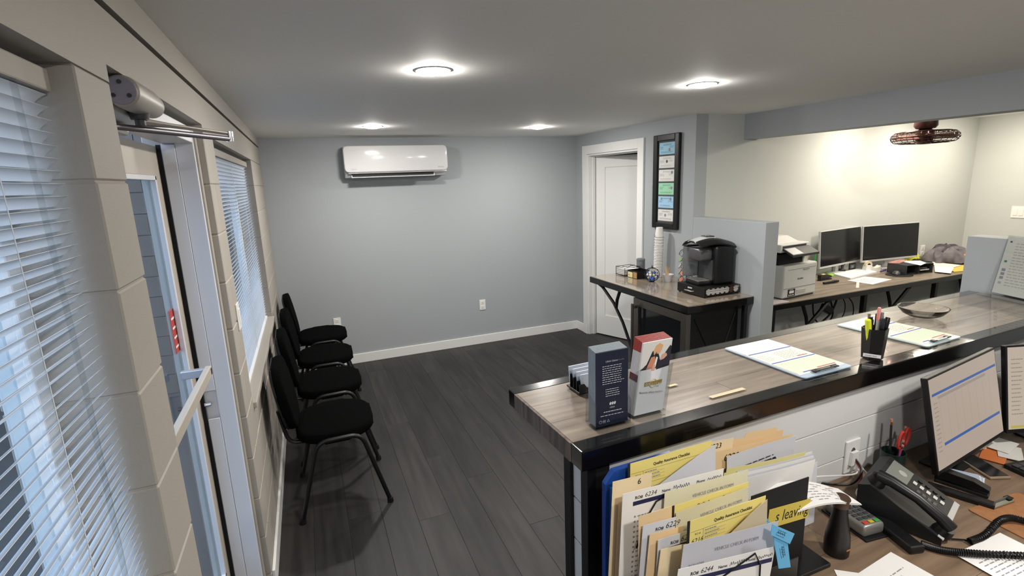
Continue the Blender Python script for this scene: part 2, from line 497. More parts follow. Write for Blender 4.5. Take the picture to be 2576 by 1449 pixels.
# leaf
lx0, lx1 = -.192, -.150; ly0, ly1 = y0+.04, y1-.04
st = .085
b = B().box(lx0, lx1, ly1-st, ly1, .015, 1.965, bev=.002).box(lx0, lx1, ly0, ly0+st, .015, 1.965, bev=.002)
b.box(lx0, lx1, ly0+st, ly1-st, 1.86, 1.965, bev=.002).box(lx0, lx1, ly0+st, ly1-st, .015, .24, bev=.002)
leaf = b.build('door_leaf', M_alum, fr, True)
b = B()
for ya, yb, za, zb in ((ly1-st-.016, ly1-st, .24, 1.86), (ly0+st, ly0+st+.016, .24, 1.86)): b.box(lx1-.012, lx1+.004, ya, yb, za, zb, bev=.002)
b.box(lx1-.012, lx1+.004, ly0+st, ly1-st, .24, .256, bev=.002).box(lx1-.012, lx1+.004, ly0+st, ly1-st, 1.844, 1.86, bev=.002)
b.build('glazing_bead', M_frame, fr, True)
B().box(-.173, -.169, ly0+st, ly1-st, .24, 1.86).build('glass_pane', M_winglass, fr, True)
B().box(-.168, -.166, -3.185, -3.128, 1.225, 1.385, bev=.0005).build('sticker', mat('red_sticker', '#b8433c', .5), fr, True, label='red and white sticker on the door glass')
bars([(-3.180, 1.245+.035*i, -3.133, 1.253+.035*i) for i in range(4)], 'sticker_print', M_paper, fr, frame((-.1655, 0, 0), (0, 1, 0), (0, 0, 1)))
# strike plates on far jamb stop
B().box(-.131, -.09, y1-.0465, y1-.052, 1.02, 1.97, bev=.001).build('door_stop', M_frame, fr, True)
B().box(-.131, -.09, y1-.0465, y1-.052, .02, .90, bev=.001).build('door_stop', M_frame, fr, True)
B().cyl((-.135, y1-.05, .965), (-.112, y1-.05, .965), .009, n=12).build('latch', M_chrome, fr, True)
# push bar
b = B().box(-.075, -.055, -3.96, -3.24, 1.145, 1.182, bev=.003)
bar = b.build('push_bar', M_alum, fr, True, label='polished push bar across the glass door')
B().box(-.15, -.055, -3.262, -3.238, 1.148, 1.178, bev=.003).box(-.15, -.055, -3.97, -3.94, 1.148, 1.178, bev=.003).build('push_bar_bracket', M_alumw, fr, True)
# floor peg by jamb
o = B().tube([(-.02, -3.03, 0), (-.018, -3.032, .045), (-.006, -3.045, .07)], [.006, .006, .008], 8).build('door_stop_peg', M_black)
tag(o, 'small bent metal door stop peg on the floor by the entrance', 'door stop')
# ---- door closer
dc = thing('door_closer', 'grey tubular door closer with folding arm above the entrance', 'door closer', (-.02, -3.8, 2.0))
b = B().lathe([(.026, 0), (.032, .004), (.0335, .02), (.0335, .17), (.029, .23), (.020, .27), (.017, .28)], n=24)
b.build('body', mat('closer_grey', '#a9a39a', .4, metal=.3), dc, True, True, Matrix.Translation((-.004, -3.945, 2.012)) @ Matrix.Rotation(-math.pi/2, 4, 'X'))
B().lathe([(.0, -.002), (.0275, -.002), (.0275, .006)], n=24, cap=False).build('end_cap', mat('closer_cap', '#8d8b9a', .5), dc, True, True, Matrix.Translation((-.004, -3.946, 2.012)) @ Matrix.Rotation(-math.pi/2, 4, 'X'))
for a in (90, 215, 325):
    px, pz = .017*math.cos(math.radians(a)), .017*math.sin(math.radians(a))
    B().cyl((-.004+px, -3.951, 2.012+pz), (-.004+px, -3.946, 2.012+pz), .0042, n=10).build('screw', M_dkgrey, dc, True)
B().cyl((-.008, -3.82, 1.968), (-.008, -3.82, 1.985), .018, .022, n=16).cyl((-.008, -3.82, 1.955), (-.008, -3.82, 1.968), .011, n=12).build('pivot', M_dkgrey, dc, True, True)
elb = Vector((.135, -3.47, 1.963))
B().tube([(-.008, -3.82, 1.964), (.03, -3.72, 1.966), elb + Vector((0, 0, .006))], [.010, .006, .0045], 8).build('upper_arm', M_steel, dc, True, True)
B().tube([elb + Vector((0, 0, -.010)), (-.10, -3.97, 1.948)], .0075, 10).build('lower_arm', mat('closer_rod', '#6e6a70', .4, metal=.5), dc, True, True)
B().cyl(elb + Vector((0, 0, -.018)), elb + Vector((0, 0, .012)), .011, n=12).build('elbow_joint', M_chrome, dc, True, True)
B().box(-.13, -.07, -3.80, -3.66, 1.945, 1.972, bev=.01).build('shoe', mat('closer_grey', '#a9a39a'), dc, True)
# switch plate between entrance and far window
def plate(name, label, cat, M, gang=1, kind='outlet', w=.07, h=.115):
    """cover plate; local x right, y up, z out of the wall"""
    t = thing(name, label, cat); t.matrix_basis = M
    ww = w + (gang-1)*.046
    B().box(-ww/2, ww/2, -h/2, h/2, 0, .006, bev=.002).build('cover_plate', M_white, t)
    for g in range(gang):
        gx = (g - (gang-1)/2)*.046
        if kind == 'outlet':
            for s in (-1, 1):
                f = B().box(gx-.017, gx+.017, s*.026-.014, s*.026+.014, .006, .008, bev=.003).build('socket', M_white, t)
                b = B().box(gx-.008, gx-.006, s*.026-.004, s*.026+.007, .008, .0085).box(gx+.006, gx+.008, s*.026-.004, s*.026+.006, .008, .0085)
                b.box(gx-.002, gx+.002, s*.026-.011, s*.026-.007, .008, .0085).build('slot', M_dkgrey, f)
        else:
            B().box(gx-.0165, gx+.0165, -.033, .033, .006, .0095, bev=.0015).build('rocker', M_white, t)
    return t
def wallM(p, face):
    ex = {'-y': (1, 0, 0), '+x': (0, 1, 0), '-x': (0, -1, 0)}[face]
    return frame(p, ex, (0, 0, 1))
plate('outlet', 'white wall outlet on the back wall beside the chairs', 'outlet', wallM((.503, -.0005, .447), '-y'))
plate('outlet', 'white wall outlet low in the middle of the back wall', 'outlet', wallM((2.047, -.0005, .445), '-y'))
plate('light_switch', 'cream switch plate between entrance door and far window', 'switch', wallM((.0005, -2.83, 1.262), '+x'), 1, 'switch')
plate('outlet', 'white outlet on the office wall beyond the right monitor', 'outlet', wallM((6.265, YB-.0005, .91), '-y'))
plate('light_switch', 'double light switch plate on the far right office wall', 'switch', wallM((XR-.0005, -2.41, 1.29), '-x'), 3, 'switch')
# ---- interior door, casing
cs = struct(thing('trim_4', 'white casing around the interior door', 'door casing', (W, -.74, 0)))
b = B().box(W-.018, W, DY1-.002, DY1+.088, 0, DZ+.09, bev=.002); b.build('casing_leg', M_trim, cs, True)
B().box(W-.018, W, DY0-.088, DY0+.002, 0, DZ+.09, bev=.002).build('casing_leg', M_trim, cs, True)
B().box(W-.018, W, DY0+.002, DY1-.002, DZ, DZ+.09, bev=.002).build('casing_head', M_trim, cs, True)
b = B().box(W, W+.12, DY1-.018, DY1, 0, DZ).box(W, W+.12, DY0, DY0+.018, 0, DZ).box(W, W+.12, DY0+.018, DY1-.018, DZ-.018, DZ)
b.build('jamb', M_trim, cs, True)
b = B().box(W+.05, W+.082, DY1-.03, DY1-.018, 0, DZ-.018).box(W+.05, W+.082, DY0+.018, DY0+.03, 0, DZ-.018).box(W+.05, W+.082, DY0+.03, DY1-.03, DZ-.03, DZ-.018)
b.build('stop', M_trim, cs, True)
dw = DY1 - DY0 - .05
d2 = struct(thing('door_2', 'white single panel interior door standing ajar', 'door', (W+.118, DY1-.024, 0)))
d2.rotation_euler = (0, 0, math.radians(23))
# local: door extends along -y, thickness along x from -.036 to 0
b = B()
r = .115
b.box(-.036, 0, -r, 0, .012, DZ-.03).box(-.036, 0, -dw, -dw+r, .012, DZ-.03)
b.box(-.036, 0, -dw+r, -r, DZ-.03-r, DZ-.03).box(-.036, 0, -dw+r, -r, .012, .24)
b.build('door_stiles', M_door, d2)
B().box(-.026, -.010, -dw+r, -r, .24, DZ-.03-r).build('door_panel', M_door, d2)
B().cyl((-.036, -dw+.06, .95), (-.075, -dw+.06, .95), .01, n=12).cyl((-.072, -dw+.06, .95), (-.10, -dw+.06, .95), .026, .022, n=20).build('door_knob', M_chrome, d2, smooth=True)
# ---- certificate frame on the wall
cf = thing('certificate_frame', 'tall black frame with six licence cards on the wall by the door', 'picture frame', (W, -1.62, 1.727))
FM = frame((W-.001, -1.62, 1.727), (0, -1, 0), (0, 0, 1))   # local x to the right (-y), y up, z out (-x)
fw_, fh_ = .337, .795
b = B()
bw = .052
b.box(-fw_/2, -fw_/2+bw, -fh_/2, fh_/2, 0, .03, bev=.006).box(fw_/2-bw, fw_/2, -fh_/2, fh_/2, 0, .03, bev=.006)
b.box(-fw_/2+bw, fw_/2-bw, fh_/2-bw, fh_/2, 0, .03, bev=.006).box(-fw_/2+bw, fw_/2-bw, -fh_/2, -fh_/2+bw, 0, .03, bev=.006)
b.build('frame', M_black, cf, True, M=FM)
B().box(-fw_/2+bw-.002, fw_/2-bw+.002, -fh_/2+bw-.002, fh_/2-bw+.002, .002, .010).build('mat_board', mat('dark_mat_board', '#4b4d50', .8), cf, True, M=FM)
cards = ['#9fcde2', '#e3e3e0', '#e6e4e0', '#9fd9b4', '#a3cdea', '#e2e0dc']
ch = .098; gap = (fh_-2*bw-6*ch)/7
for i, ccol in enumerate(cards):
    yc = fh_/2 - bw - gap*(i+1) - ch*(i+.5)
    cm = FM @ Matrix.Translation((0, yc, .0105))
    c_ = B().box(-.104, .104, -ch/2, ch/2, 0, .001).build('licence_card', mat('card_%d' % i, ccol, .7), cf, True, M=cm)
    rr = textlines(-.05, .033, .11, 2, .007, .0025, .1) + textlines(-.09, .012, .06, 3, .008, .0025) + textlines(.03, .012, .06, 2, .009, .0025) + textlines(-.08, -.028, .16, 2, .008, .0025, .2)
    bars(rr, 'card_print', M_inkg if i in (1, 2) else mat('card_ink', '#4a5560', .8), c_, cm, dz=.0014)
    sx = [.03, .0, .07, .068, .06, -.005][i]; sy = [-.012, .005, .025, .008, .028, .0][i]
    B().cyl((0, 0, .0013), (0, 0, .0018), .013, n=16).build('seal', mat('seal_brown', '#6b4a3d', .8) if i == 1 else M_inkg, c_, True, M=cm @ Matrix.Translation((sx, sy, 0)))
    if i == 4: B().cyl((0, 0, .0013), (0, 0, .0018), .011, n=16).build('seal', M_inkg, c_, True, M=cm @ Matrix.Translation((-.06, .028, 0)))
B().box(-fw_/2+bw-.002, fw_/2-bw+.002, -fh_/2+bw-.002, fh_/2-bw+.002, .0155, .017).build('glazing', M_glass, cf, True, M=FM)
# ---- wall air conditioner
ac = thing('air_conditioner', 'white wall-mounted air conditioner high on the back wall', 'air conditioner', (1.2, 0, 2.03))
x0, x1, z0, z1 = .712, 1.692, 1.868, 2.158
prof = [(0, z0+.012), (0, z1), (-.15, z1), (-.18, z1-.015), (-.188, z1-.03), (-.175, z0+.05), (-.12, z0+.004), (-.05, z0)]
b = B().prism(prof, x0+.006, x1-.006, Matrix(((0, 0, 1, 0), (1, 0, 0, 0), (0, 1, 0, 0), (0, 0, 0, 1))))
b.build('body', mat('ac_body_white', '#d6d8d9', .35), ac, True)
def acp(u, v):
    xx = x0 + (x1-x0)*u; zz = 1.918 + (2.156-1.918)*v
    yy = -.203 - .004*math.sin(math.pi*v) + .028*max(0, (v-.9)/.1)**2 + .010*max(0, (.06-v)/.06)**2
    return (xx, yy, zz)
# rounded corner panel outline
R = .035; poly = []
for cx_, cz_, a0 in ((x1-R, 2.156-R, 0), (x0+R, 2.156-R, 90), (x0+R, 1.918+R, 180), (x1-R, 1.918+R, 270)):
    for k in range(7):
        a = math.radians(a0 + 15*k); poly.append((cx_ + R*math.cos(a), cz_ + R*math.sin(a)))
b = B().prism(poly, .188, .206, Matrix(((1, 0, 0, 0), (0, 0, -1, 0), (0, 1, 0, 0), (0, 0, 0, 1))))
fe = [e for e in b.bm.edges if all(abs(v.co.y + .206) < 1e-4 for v in e.verts)]
bmesh.ops.bevel(b.bm, geom=fe, offset=.007, segments=3, profile=.5, affect='EDGES')
b.build('front_panel', M_whitegl, ac, True, True, angle=60)
B().box(x0+.06, x1-.14, -.181, -.150, 1.884, 1.906).build('outlet_slot', M_blackmt, ac, True)
b = B().box(x0+.055, x1-.135, -.196, -.150, 1.868, 1.874, bev=.002).box(x0+.055, x0+.061, -.19, -.16, 1.87, 1.89).box(x1-.141, x1-.135, -.19, -.16, 1.87, 1.89)
b.build('louver', M_white, ac, True)
B().box(x0+.03, x1-.01, -.19, -.17, 1.908, 1.916).build('lower_lip', M_white, ac, True)
text('FUJITSU', .014, M_inkg, ac, frame((x0+.055, -.2065, 1.94), (1, 0, 0), (0, 0, 1)))
text('AIRSTAGE', .013, M_inkg, ac, frame((x1-.10, -.2065, 1.945), (1, 0, 0), (0, 0, 1)))
# ---- downlights
def downlight(x, y, label, watts, col, group='recessed ceiling downlights'):
    t = thing('ceiling_downlight', label, 'ceiling light', (x, y, H), group=group)
    B().lathe([(.0695, 0), (.076, 0), (.076, -.001), (.073, -.003), (.0695, -.0035)], n=32).build('trim_ring', M_white, t, smooth=True)
    rc, hh = .069, .019
    pr = []
    for k in range(7):
        a = k/6*math.radians(23); Rs = rc/math.sin(math.radians(23)); pr.append((max(Rs*math.sin(a), .0005), -.004 - (Rs*math.cos(a) - Rs*math.cos(math.radians(23)))))
    key = 'led_lens_%g_%g' % (watts, col[2])
    m = mat(key, '#ffffff', .3)
    p = m.node_tree.nodes['Principled BSDF']; p.inputs['Emission Color'].default_value = (*col, 1); p.inputs['Emission Strength'].default_value = watts/(math.pi*.0145)
    B().lathe(pr, n=32, cap=False).build('lens', m, t, smooth=True)
    return t
downlight(.871, -3.115, 'largest recessed downlight, nearest, above the open floor', LAMP_W, COOL)
downlight(2.312, -3.05, 'recessed downlight above the coffee counter side', LAMP_W, COOL)
downlight(.892, -1.0, 'small far recessed downlight in front of the air conditioner', LAMP_W, COOL)
downlight(2.341, -.96, 'small far recessed downlight near the interior door', LAMP_W, COOL)
downlight(.88, -5.6, 'recessed downlight behind the viewer by the near window', LAMP_W, COOL)
downlight(2.31, -5.15, 'recessed downlight over the staff desk', LAMP_W, COOL)
downlight(4.89, -2.42, 'office downlight above the printer end of the desk', LAMP_B*.5, WARM)
downlight(5.63, -2.42, 'office downlight above the twin monitors', LAMP_B*.5, WARM)
downlight(6.38, -2.50, 'office downlight at the right edge beside the far wall', LAMP_B*.5, WARM)
downlight(4.72, -3.2, 'office downlight in front of the ceiling fan', LAMP_B*.7, WARM)
downlight(5.2, -5.0, 'office downlight far behind the ceiling beam', LAMP_B, WARM)
# ================================================================== WAITING CHAIRS
def chair_template():
    t = thing('stacking_chair', 'x', 'chair')
    # local: faces +x, centre of seat at x=.35, y=0
    def rr(cx_, cy_, w, d, R, n=8):
        out = []
        for sx, sy, a0 in ((1, 1, 0), (-1, 1, 90), (-1, -1, 180), (1, -1, 270)):
            for k in range(n+1):
                a = math.radians(a0 + 90*k/n); out.append((cx_ + sx*(w/2-R) + R*math.cos(a), cy_ + sy*(d/2-R) + R*math.sin(a)))
        return out
    b = B().prism(rr(.35, 0, .42, .47, .15), .425, .482)
    es_ = [e for e in b.bm.edges if abs(e.verts[0].co.z - e.verts[1].co.z) < 1e-5]
    bmesh.ops.bevel(b.bm, geom=es_, offset=.024, segments=4, profile=.5, affect='EDGES')
    for v in b.bm.verts:
        if v.co.z > .47: v.co.z += .008*(1 - ((v.co.x-.35)/.21)**2) * (1 - (v.co.y/.235)**2)
    b.build('seat', M_fabric, t, smooth=True, angle=70)
    # backrest
    MB_ = frame((.092, 0, .68), (0, 1, 0), (-.17, 0, 1))
    b = B().prism(rr(0, 0, .46, .36, .13), -.005, .042)
    es_ = [e for e in b.bm.edges if abs(e.verts[0].co.z - e.verts[1].co.z) < 1e-5]
    bmesh.ops.bevel(b.bm, geom=es_, offset=.016, segments=3, profile=.5, affect='EDGES')
    b.build('backrest', M_fabric, t, smooth=True, angle=70, M=MB_)
    b = B().prism(rr(0, 0, .452, .352, .13), -.014, -.002); b.build('back_shell', M_blackpl, t, M=MB_)
    def arc(pts, r, n=5):
        """polyline with rounded corners"""
        pts = [Vector(p) for p in pts]; out = [pts[0]]
        for a, c, d in zip(pts, pts[1:], pts[2:]):
            u = (a-c).normalized(); v = (d-c).normalized()
            p0 = c + u*r; p1 = c + v*r
            for k in range(n+1):
                s = k/n; out.append((1-s)**2*p0 + 2*s*(1-s)*c + s*s*p1)
        out.append(pts[-1]); return out
    for s in (-1, 1):
        yo = s*.252
        pts = arc([(.125, yo, .012), (.245, yo, .455), (.475, yo, .455), (.598, yo, .012)], .06)
        B().tube(pts, .0125, 10).build('leg_frame', M_tube, t, smooth=True)
        B().cyl((.125, yo, 0), (.127, yo, .028), .018, .016, n=10).build('foot_cap', M_blackpl, t, smooth=True)
        B().cyl((.598, yo, 0), (.596, yo, .028), .018, .016, n=10).build('foot_cap', M_blackpl, t, smooth=True)
    pts = arc([(.30, -.252, .452), (.30, -.2, .415), (.30, .2, .415), (.30, .252, .452)], .04)
    B().tube(pts, .010, 8).build('seat_rail', M_tube, t, smooth=True)
    pts = arc([(.44, -.252, .452), (.44, -.2, .415), (.44, .2, .415), (.44, .252, .452)], .04)
    B().tube(pts, .010, 8).build('seat_rail', M_tube, t, smooth=True)
    for s in (-1, 1):
        B().tube(arc([(.42, s*.12, .418), (.10, s*.12, .418), (.068, s*.12, .62)], .06), .011, 8).build('back_upright', M_tube, t, smooth=True)
    return t
def copy_tree(o, parent=None):
    c = o.copy(); C.objects.link(c)
    if parent is not None: c.parent = parent; c.matrix_parent_inverse = o.matrix_parent_inverse
    for ch in list(o.children): copy_tree(ch, c)
    return c
ch0 = chair_template()
labs = ['nearest black padded stacking chair in the row along the wall', 'second black padded chair from the camera along the wall',
        'third black padded chair from the camera along the wall', 'farthest black padded chair, beside the back wall outlet']
for i, (yy, lb) in enumerate(zip((-2.29, -1.65, -1.01, -.39), labs)):
    c_ = ch0 if i == 0 else copy_tree(ch0)
    c_.location = (0, yy, 0); c_.rotation_euler = (0, 0, math.radians((0, 1.5, -1, .8)[i]))
    c_['label'] = lb; c_['group'] = 'waiting chairs along the block wall'
# ================================================================== COFFEE COUNTER
CZ = .916
ct = thing('coffee_counter', 'small wall counter with wood look top and black edge by the door', 'counter', (2.94, -1.96, 0))
B().box(2.652, 3.243, -2.608, -1.312, CZ-.055, CZ-.004, bev=.002).build('edge_band', M_blackgl, ct, True)
for i, (xa, xb) in enumerate(((2.656, 2.86), (2.861, 3.06), (3.061, 3.243))):
    B().box(xa, xb, -2.604, -1.316, CZ-.0045, CZ).build('top_plank', M_woody, ct, True)
def bracket(parent, plane, pts_main, pts_br, w=.028, t_=.012):
    def strip(pts):
        b = B(); pts = [Vector(p) for p in pts]
        b.tube(pts, w/2, 6); return b
    strip(pts_main).build('bracket', M_black, parent, True)
    strip(pts_br).build('bracket_stub', M_black, parent, True)
bracket(ct, 'x', [(2.72, -1.33, .855), (2.72, -1.42, .83), (2.72, -1.60, .72), (2.72, -1.74, .58), (2.72, -1.88, .38)], [(2.72, -1.64, .685), (2.72, -1.655, .76), (2.72, -1.70, .855)])
B().box(3.17, 3.20, -2.60, -2.57, 0, .862, bev=.002).build('leg', M_black, ct, True)
B().box(3.17, 3.20, -1.35, -1.32, 0, .862, bev=.002).build('leg', M_black, ct, True)
# fridge under it
fg = thing('beverage_fridge', 'black beverage fridge with steel framed glass door under coffee counter', 'fridge', (2.95, -2.23, 0))
fy0, fy1 = -2.552, -1.925
B().box(2.735, 3.16, fy0, fy1, .03, .85, bev=.004).build('cabinet', M_black, fg, True)
for (xx, yy) in ((2.77, fy0+.04), (3.12, fy0+.04), (2.77, fy1-.04), (3.12, fy1-.04)): B().cyl((xx, yy, 0), (xx, yy, .032), .016, n=10).build('foot', M_blackpl, fg, True)
b = B().box(2.695, 2.732, fy0, fy0+.062, .05, .838, bev=.002).box(2.695, 2.732, fy1-.062, fy1, .05, .838, bev=.002)
b.box(2.695, 2.732, fy0+.062, fy1-.062, .775, .838, bev=.002).box(2.695, 2.732, fy0+.062, fy1-.062, .05, .115, bev=.002)
fd = b.build('door', M_steel, fg, True)
B().box(2.712, 2.716, fy0+.062, fy1-.062, .115, .775).build('door_glass', mat('smoked_glass', '#12161a', .06, spec=.6), fd, True)
B().box(2.645, 2.66, fy1-.055, fy1-.035, .22, .80, bev=.003).box(2.66, 2.696, fy1-.055, fy1-.035, .76, .785, bev=.002).box(2.66, 2.696, fy1-.055, fy1-.035, .235, .26, bev=.002).build('handle', M_steel, fd, True)
for (za, zb, ya, yb) in ((.12, .80, 2.76, 2.98), (.12, .80, 3.13, 2.98)):
    B().tube([(ya, fy0-.001, zb), (yb, fy0-.001, .40)], .006, 6).build('pressed_rib', M_black, fg, True)
# ---- things on the coffee counter
def ontop(u, w): return onz(u, w, CZ)
# coffee pod drawer
dr = thing('coffee_pod_rack', 'black wire coffee pod drawer under the coffee maker', 'drawer', (3.05, -2.33, CZ))
da, db_ = Vector((2.905, -2.245, CZ)), None
dx0, dx1, dy0, dy1 = 2.905, 3.225, -2.49, -2.20
B().box(dx0, dx1, dy0, dy1, CZ+.066, CZ+.072, bev=.002).box(dx0, dx1, dy0, dy1, CZ+.012, CZ+.018, bev=.002).build('shelf_plates', M_black, dr, True)
B().box(dx0-.006, dx0, dy0, dy1, CZ+.008, CZ+.074, bev=.002).build('drawer_front', M_black, dr, True)
B().box(dx0-.0065, dx0-.006, -2.36, -2.315, CZ+.048, CZ+.058).build('badge', M_silver, dr, True)
B().tube([(dx0-.006, -2.38, CZ+.035), (dx0-.02, -2.37, CZ+.034), (dx0-.02, -2.30, CZ+.034), (dx0-.006, -2.29, CZ+.035)], .004, 8).build('drawer_handle', M_chrome, dr, True, True)
b = B()
for zz in (.03, .045, .058): b.tube([(dx0, dy0, CZ+zz), (dx1, dy0, CZ+zz)], .0016, 5)
b.tube([(dx1, dy0, CZ+.01), (dx1, dy0, CZ+.07)], .003, 5).tube([(dx0+.003, dy0, CZ+.01), (dx0+.003, dy0, CZ+.07)], .003, 5)
b.build('wire_side', M_black, dr, True)
for (xx, yy) in ((dx0+.01, dy0+.01), (dx1-.01, dy0+.01), (dx0+.01, dy1-.01), (dx1-.01, dy1-.01)): B().cyl((xx, yy, CZ), (xx, yy, CZ+.013), .008, n=8).build('foot', M_blackpl, dr, True)
pod = B().lathe([(.014, -.02), (.0165, 0), (.0225, .02), (.0235, .022), (.0235, .024)], n=14).mesh('coffee_pod', True)
M_pod = mat('pod_white', '#e9e6e0', .5); M_podb = mat('pod_brown', '#5b3a2c', .5)
for i in range(7):
    o = link('coffee_pod', pod, None); o.location = (dx0+.035+.042*i, dy0+.028, CZ+.0415); o.rotation_euler = (math.radians(90), 0, 0)
    if not pod.materials: pod.materials.append(M_pod)
    if i == 5:
        me = pod.copy(); me.materials.clear(); me.materials.append(M_podb); o.data = me
        tag(o, 'single brown coffee pod lying in the wire drawer', 'coffee pod', 'pods in the wire drawer')
    else: tag(o, 'white coffee pod lying in the wire drawer under the coffee maker', 'coffee pod', 'pods in the wire drawer')
# coffee maker (faces -x)
cm = thing('coffee_maker', 'black and grey single cup coffee maker on the pod drawer', 'coffee maker', (3.07, -2.33, CZ+.0735))
cm.rotation_euler = (0, 0, math.radians(-8))
# local: front is -x; width along y (camera side is -y)
b = B().box(-.02, .145, -.115, .115, 0, .285, bev=.02, seg=3); b.build('rear_body', M_blackpl, cm, smooth=True)
b = B().box(-.135, -.02, -.085, .085, 0, .028, bev=.008); b.build('base', M_blackpl, cm, smooth=True)
B().box(-.13, -.03, -.075, .075, .028, .033, bev=.002).build('drip_tray', mat('drip_tray_silver', '#a9a8a4', .35, metal=.8), cm)
B().box(-.024, -.019, -.085, .085, .03, .18).build('inner_back', M_dkgrey, cm)
b = B().box(-.125, -.015, -.078, .078, .175, .27, bev=.022, seg=3); b.build('brew_head', mat('brew_head_grey', '#5a5a5c', .3, metal=.4), cm, smooth=True)
def lid(u, v):
    xx = -.14 + .285*u; yy = -.112 + .224*v
    zz = .283 + .045*math.sin(math.pi*min(1, u*.75+.18)) - .03*(2*v-1)**4
    return (xx, yy, zz)
B().grid(lid, 12, 8, .012).build('lid', M_blackpl, cm, smooth=True)
def hand(u, v):
    xx = -.145 + .17*u; yy = -.05 + .10*v
    return (xx, yy, .297 + .045*math.sin(math.pi*min(1, (xx+.14)/.285*.75+.18)) - .012*(2*v-1)**4)
B().grid(hand, 10, 4, .006).build('lid_handle', M_silver, cm, smooth=True)
B().box(-.05, .02, -.035, .035, .346, .352, bev=.003).build('control_panel', M_dkgrey, cm)
for yy in (-.015, .012): B().cyl((-.02, yy, .352), (-.02, yy, .3535), .006, n=10).build('button', M_silver, cm)
b = B().box(-.105, .13, .118, .185, .03, .262, bev=.014, seg=3); b.build('water_tank', mat('smoked_tank', '#8b8f93', .12, trans=.5, alpha=.75), cm, smooth=True)
B().box(-.108, .134, .116, .188, .262, .274, bev=.005).build('tank_lid', M_blackpl, cm)
# cup stack
sp = onz(1688, 700, CZ); sp = Vector((3.165, -1.62, CZ))
cup_me = B().lathe([(.028, 0), (.038, .093), (.0405, .093), (.0405, .096), (.0365, .096), (.027, .002)], n=20).mesh('paper_cup', True)
M_cup = mat('paper_cup_white', '#e9e7e2', .7); cup_me.materials.append(M_cup)
cupb = B().lathe([(.0392, .082), (.0396, .085)], n=20, cap=False).mesh('cup_band'); cupb.materials.append(mat('cup_band_grey', '#6f6b66', .8))
lean = Matrix.Rotation(math.radians(1.2), 4, 'X')
NC = 23
for i in range(NC):
    # stacked upside down
    o = link('paper_cup', cup_me, None)
    o.matrix_basis = Matrix.Translation(sp) @ lean @ Matrix.Translation((0, 0, .0965 + .0135*i + (.0 if i < 20 else .012*(i-19)))) @ Matrix.Rotation(math.pi, 4, 'X')
    if i == NC-1: tag(o, 'topmost paper cup of the tall stack below the certificate frame', 'paper cup', 'stacked paper cups')
    else: tag(o, 'white paper cup nested in the tall stack below the certificate frame', 'paper cup', 'stacked paper cups')
    link('cup_band', cupb, None, o)
    if i == 20:
        text('Automotive', .012, M_ink, o, Matrix.Translation(sp) @ frame((-.036, -.002, .36), (-.35, -1, 0), (0, 0, 1)) @ Matrix.Translation((-.032, .0, .004)))
        text('Specials', .012, M_ink, o, Matrix.Translation(sp) @ frame((-.036, -.002, .347), (-.35, -1, 0), (0, 0, 1)) @ Matrix.Translation((-.026, .0, .004)))
# travel mug / canister
o = thing('canister', 'grey ribbed canister behind the napkin rack on coffee counter', 'canister', (3.10, -1.455, CZ))
B().lathe([(.034, 0), (.038, .006), (.038, .115), (.034, .12), (.034, .124)], n=24).build('body', mat('canister_grey', '#5f6467', .5), o, smooth=True)
B().lathe([(.039, .118), (.039, .136), (.03, .142), (.008, .143)], n=24).build('lid', mat('canister_lid', '#6d7275', .45), o, smooth=True)
# napkin rack
nr = thing('napkin_rack', 'black wire rack holding white napkins on coffee counter', 'napkin holder', (2.99, -1.425, CZ))
nx0, nx1, ny0, ny1 = 2.90, 3.06, -1.50, -1.36
b = B()
for zz in (.008, .075): b.tube([(nx0, ny0, CZ+zz), (nx1, ny0, CZ+zz), (nx1, ny1, CZ+zz), (nx0, ny1, CZ+zz)], .0025, 6, closed=True)
for zz in (.022, .036, .05, .063):
    b.tube([(nx0, ny0, CZ+zz), (nx0, ny1, CZ+zz)], .0015, 5)
    b.tube([(nx0, ny0, CZ+zz), (nx0+.03, ny0, CZ+zz)], .0015, 5)
for (xx, yy) in ((nx0, ny0), (nx1, ny0), (nx1, ny1), (nx0, ny1)): b.tube([(xx, yy, CZ), (xx, yy, CZ+.075)], .0025, 6)
b.build('wire_frame', M_black, nr, True)
B().tube([(nx0+.02, -1.43, CZ+.08), (2.98, -1.43, CZ+.068), (nx1-.01, -1.43, CZ+.082)], .003, 6).build('weight_bar', M_black, nr, True)
o = B().box(nx0+.006, nx1-.006, ny0+.006, ny1-.006, CZ+.0105, CZ+.06, bev=.003).build('napkin_stack', mat('napkin_white', '#efeeea', .9, bump=.4, scale=(2, 2, 260)))
tag(o, 'stack of white paper napkins in the wire rack', 'napkins')
# condiment caddy
cc = thing('condiment_caddy', 'black caddy with tea bag packets beside the napkins', 'caddy', (2.99, -1.58, CZ))
b = B().box(2.92, 3.06, -1.665, -1.515, CZ, CZ+.004).box(2.92, 2.923, -1.665, -1.515, CZ, CZ+.065).box(3.057, 3.06, -1.665, -1.515, CZ, CZ+.065).box(2.92, 3.06, -1.518, -1.515, CZ, CZ+.065).box(2.92, 3.06, -1.665, -1.662, CZ, CZ+.065).box(2.92, 3.06, -1.60, -1.597, CZ, CZ+.06)
b.build('box', M_black, cc, True)
B().box(2.914, 2.9195, -1.592, -1.525, CZ+.004, CZ+.05, bev=.001).build('tea_packet', mat('tea_packet_yellow', '#d9cf96', .7), cc, True)
text('tea', .02, M_ink, cc, frame((2.9138, -1.53, CZ+.02), (0, -1, 0), (0, 0, 1)), shear=.2)
B().box(2.914, 2.9195, -1.655, -1.605, CZ+.004, CZ+.056, bev=.001).build('tea_packet', mat('tea_packet_brown', '#a9835c', .7), cc, True)
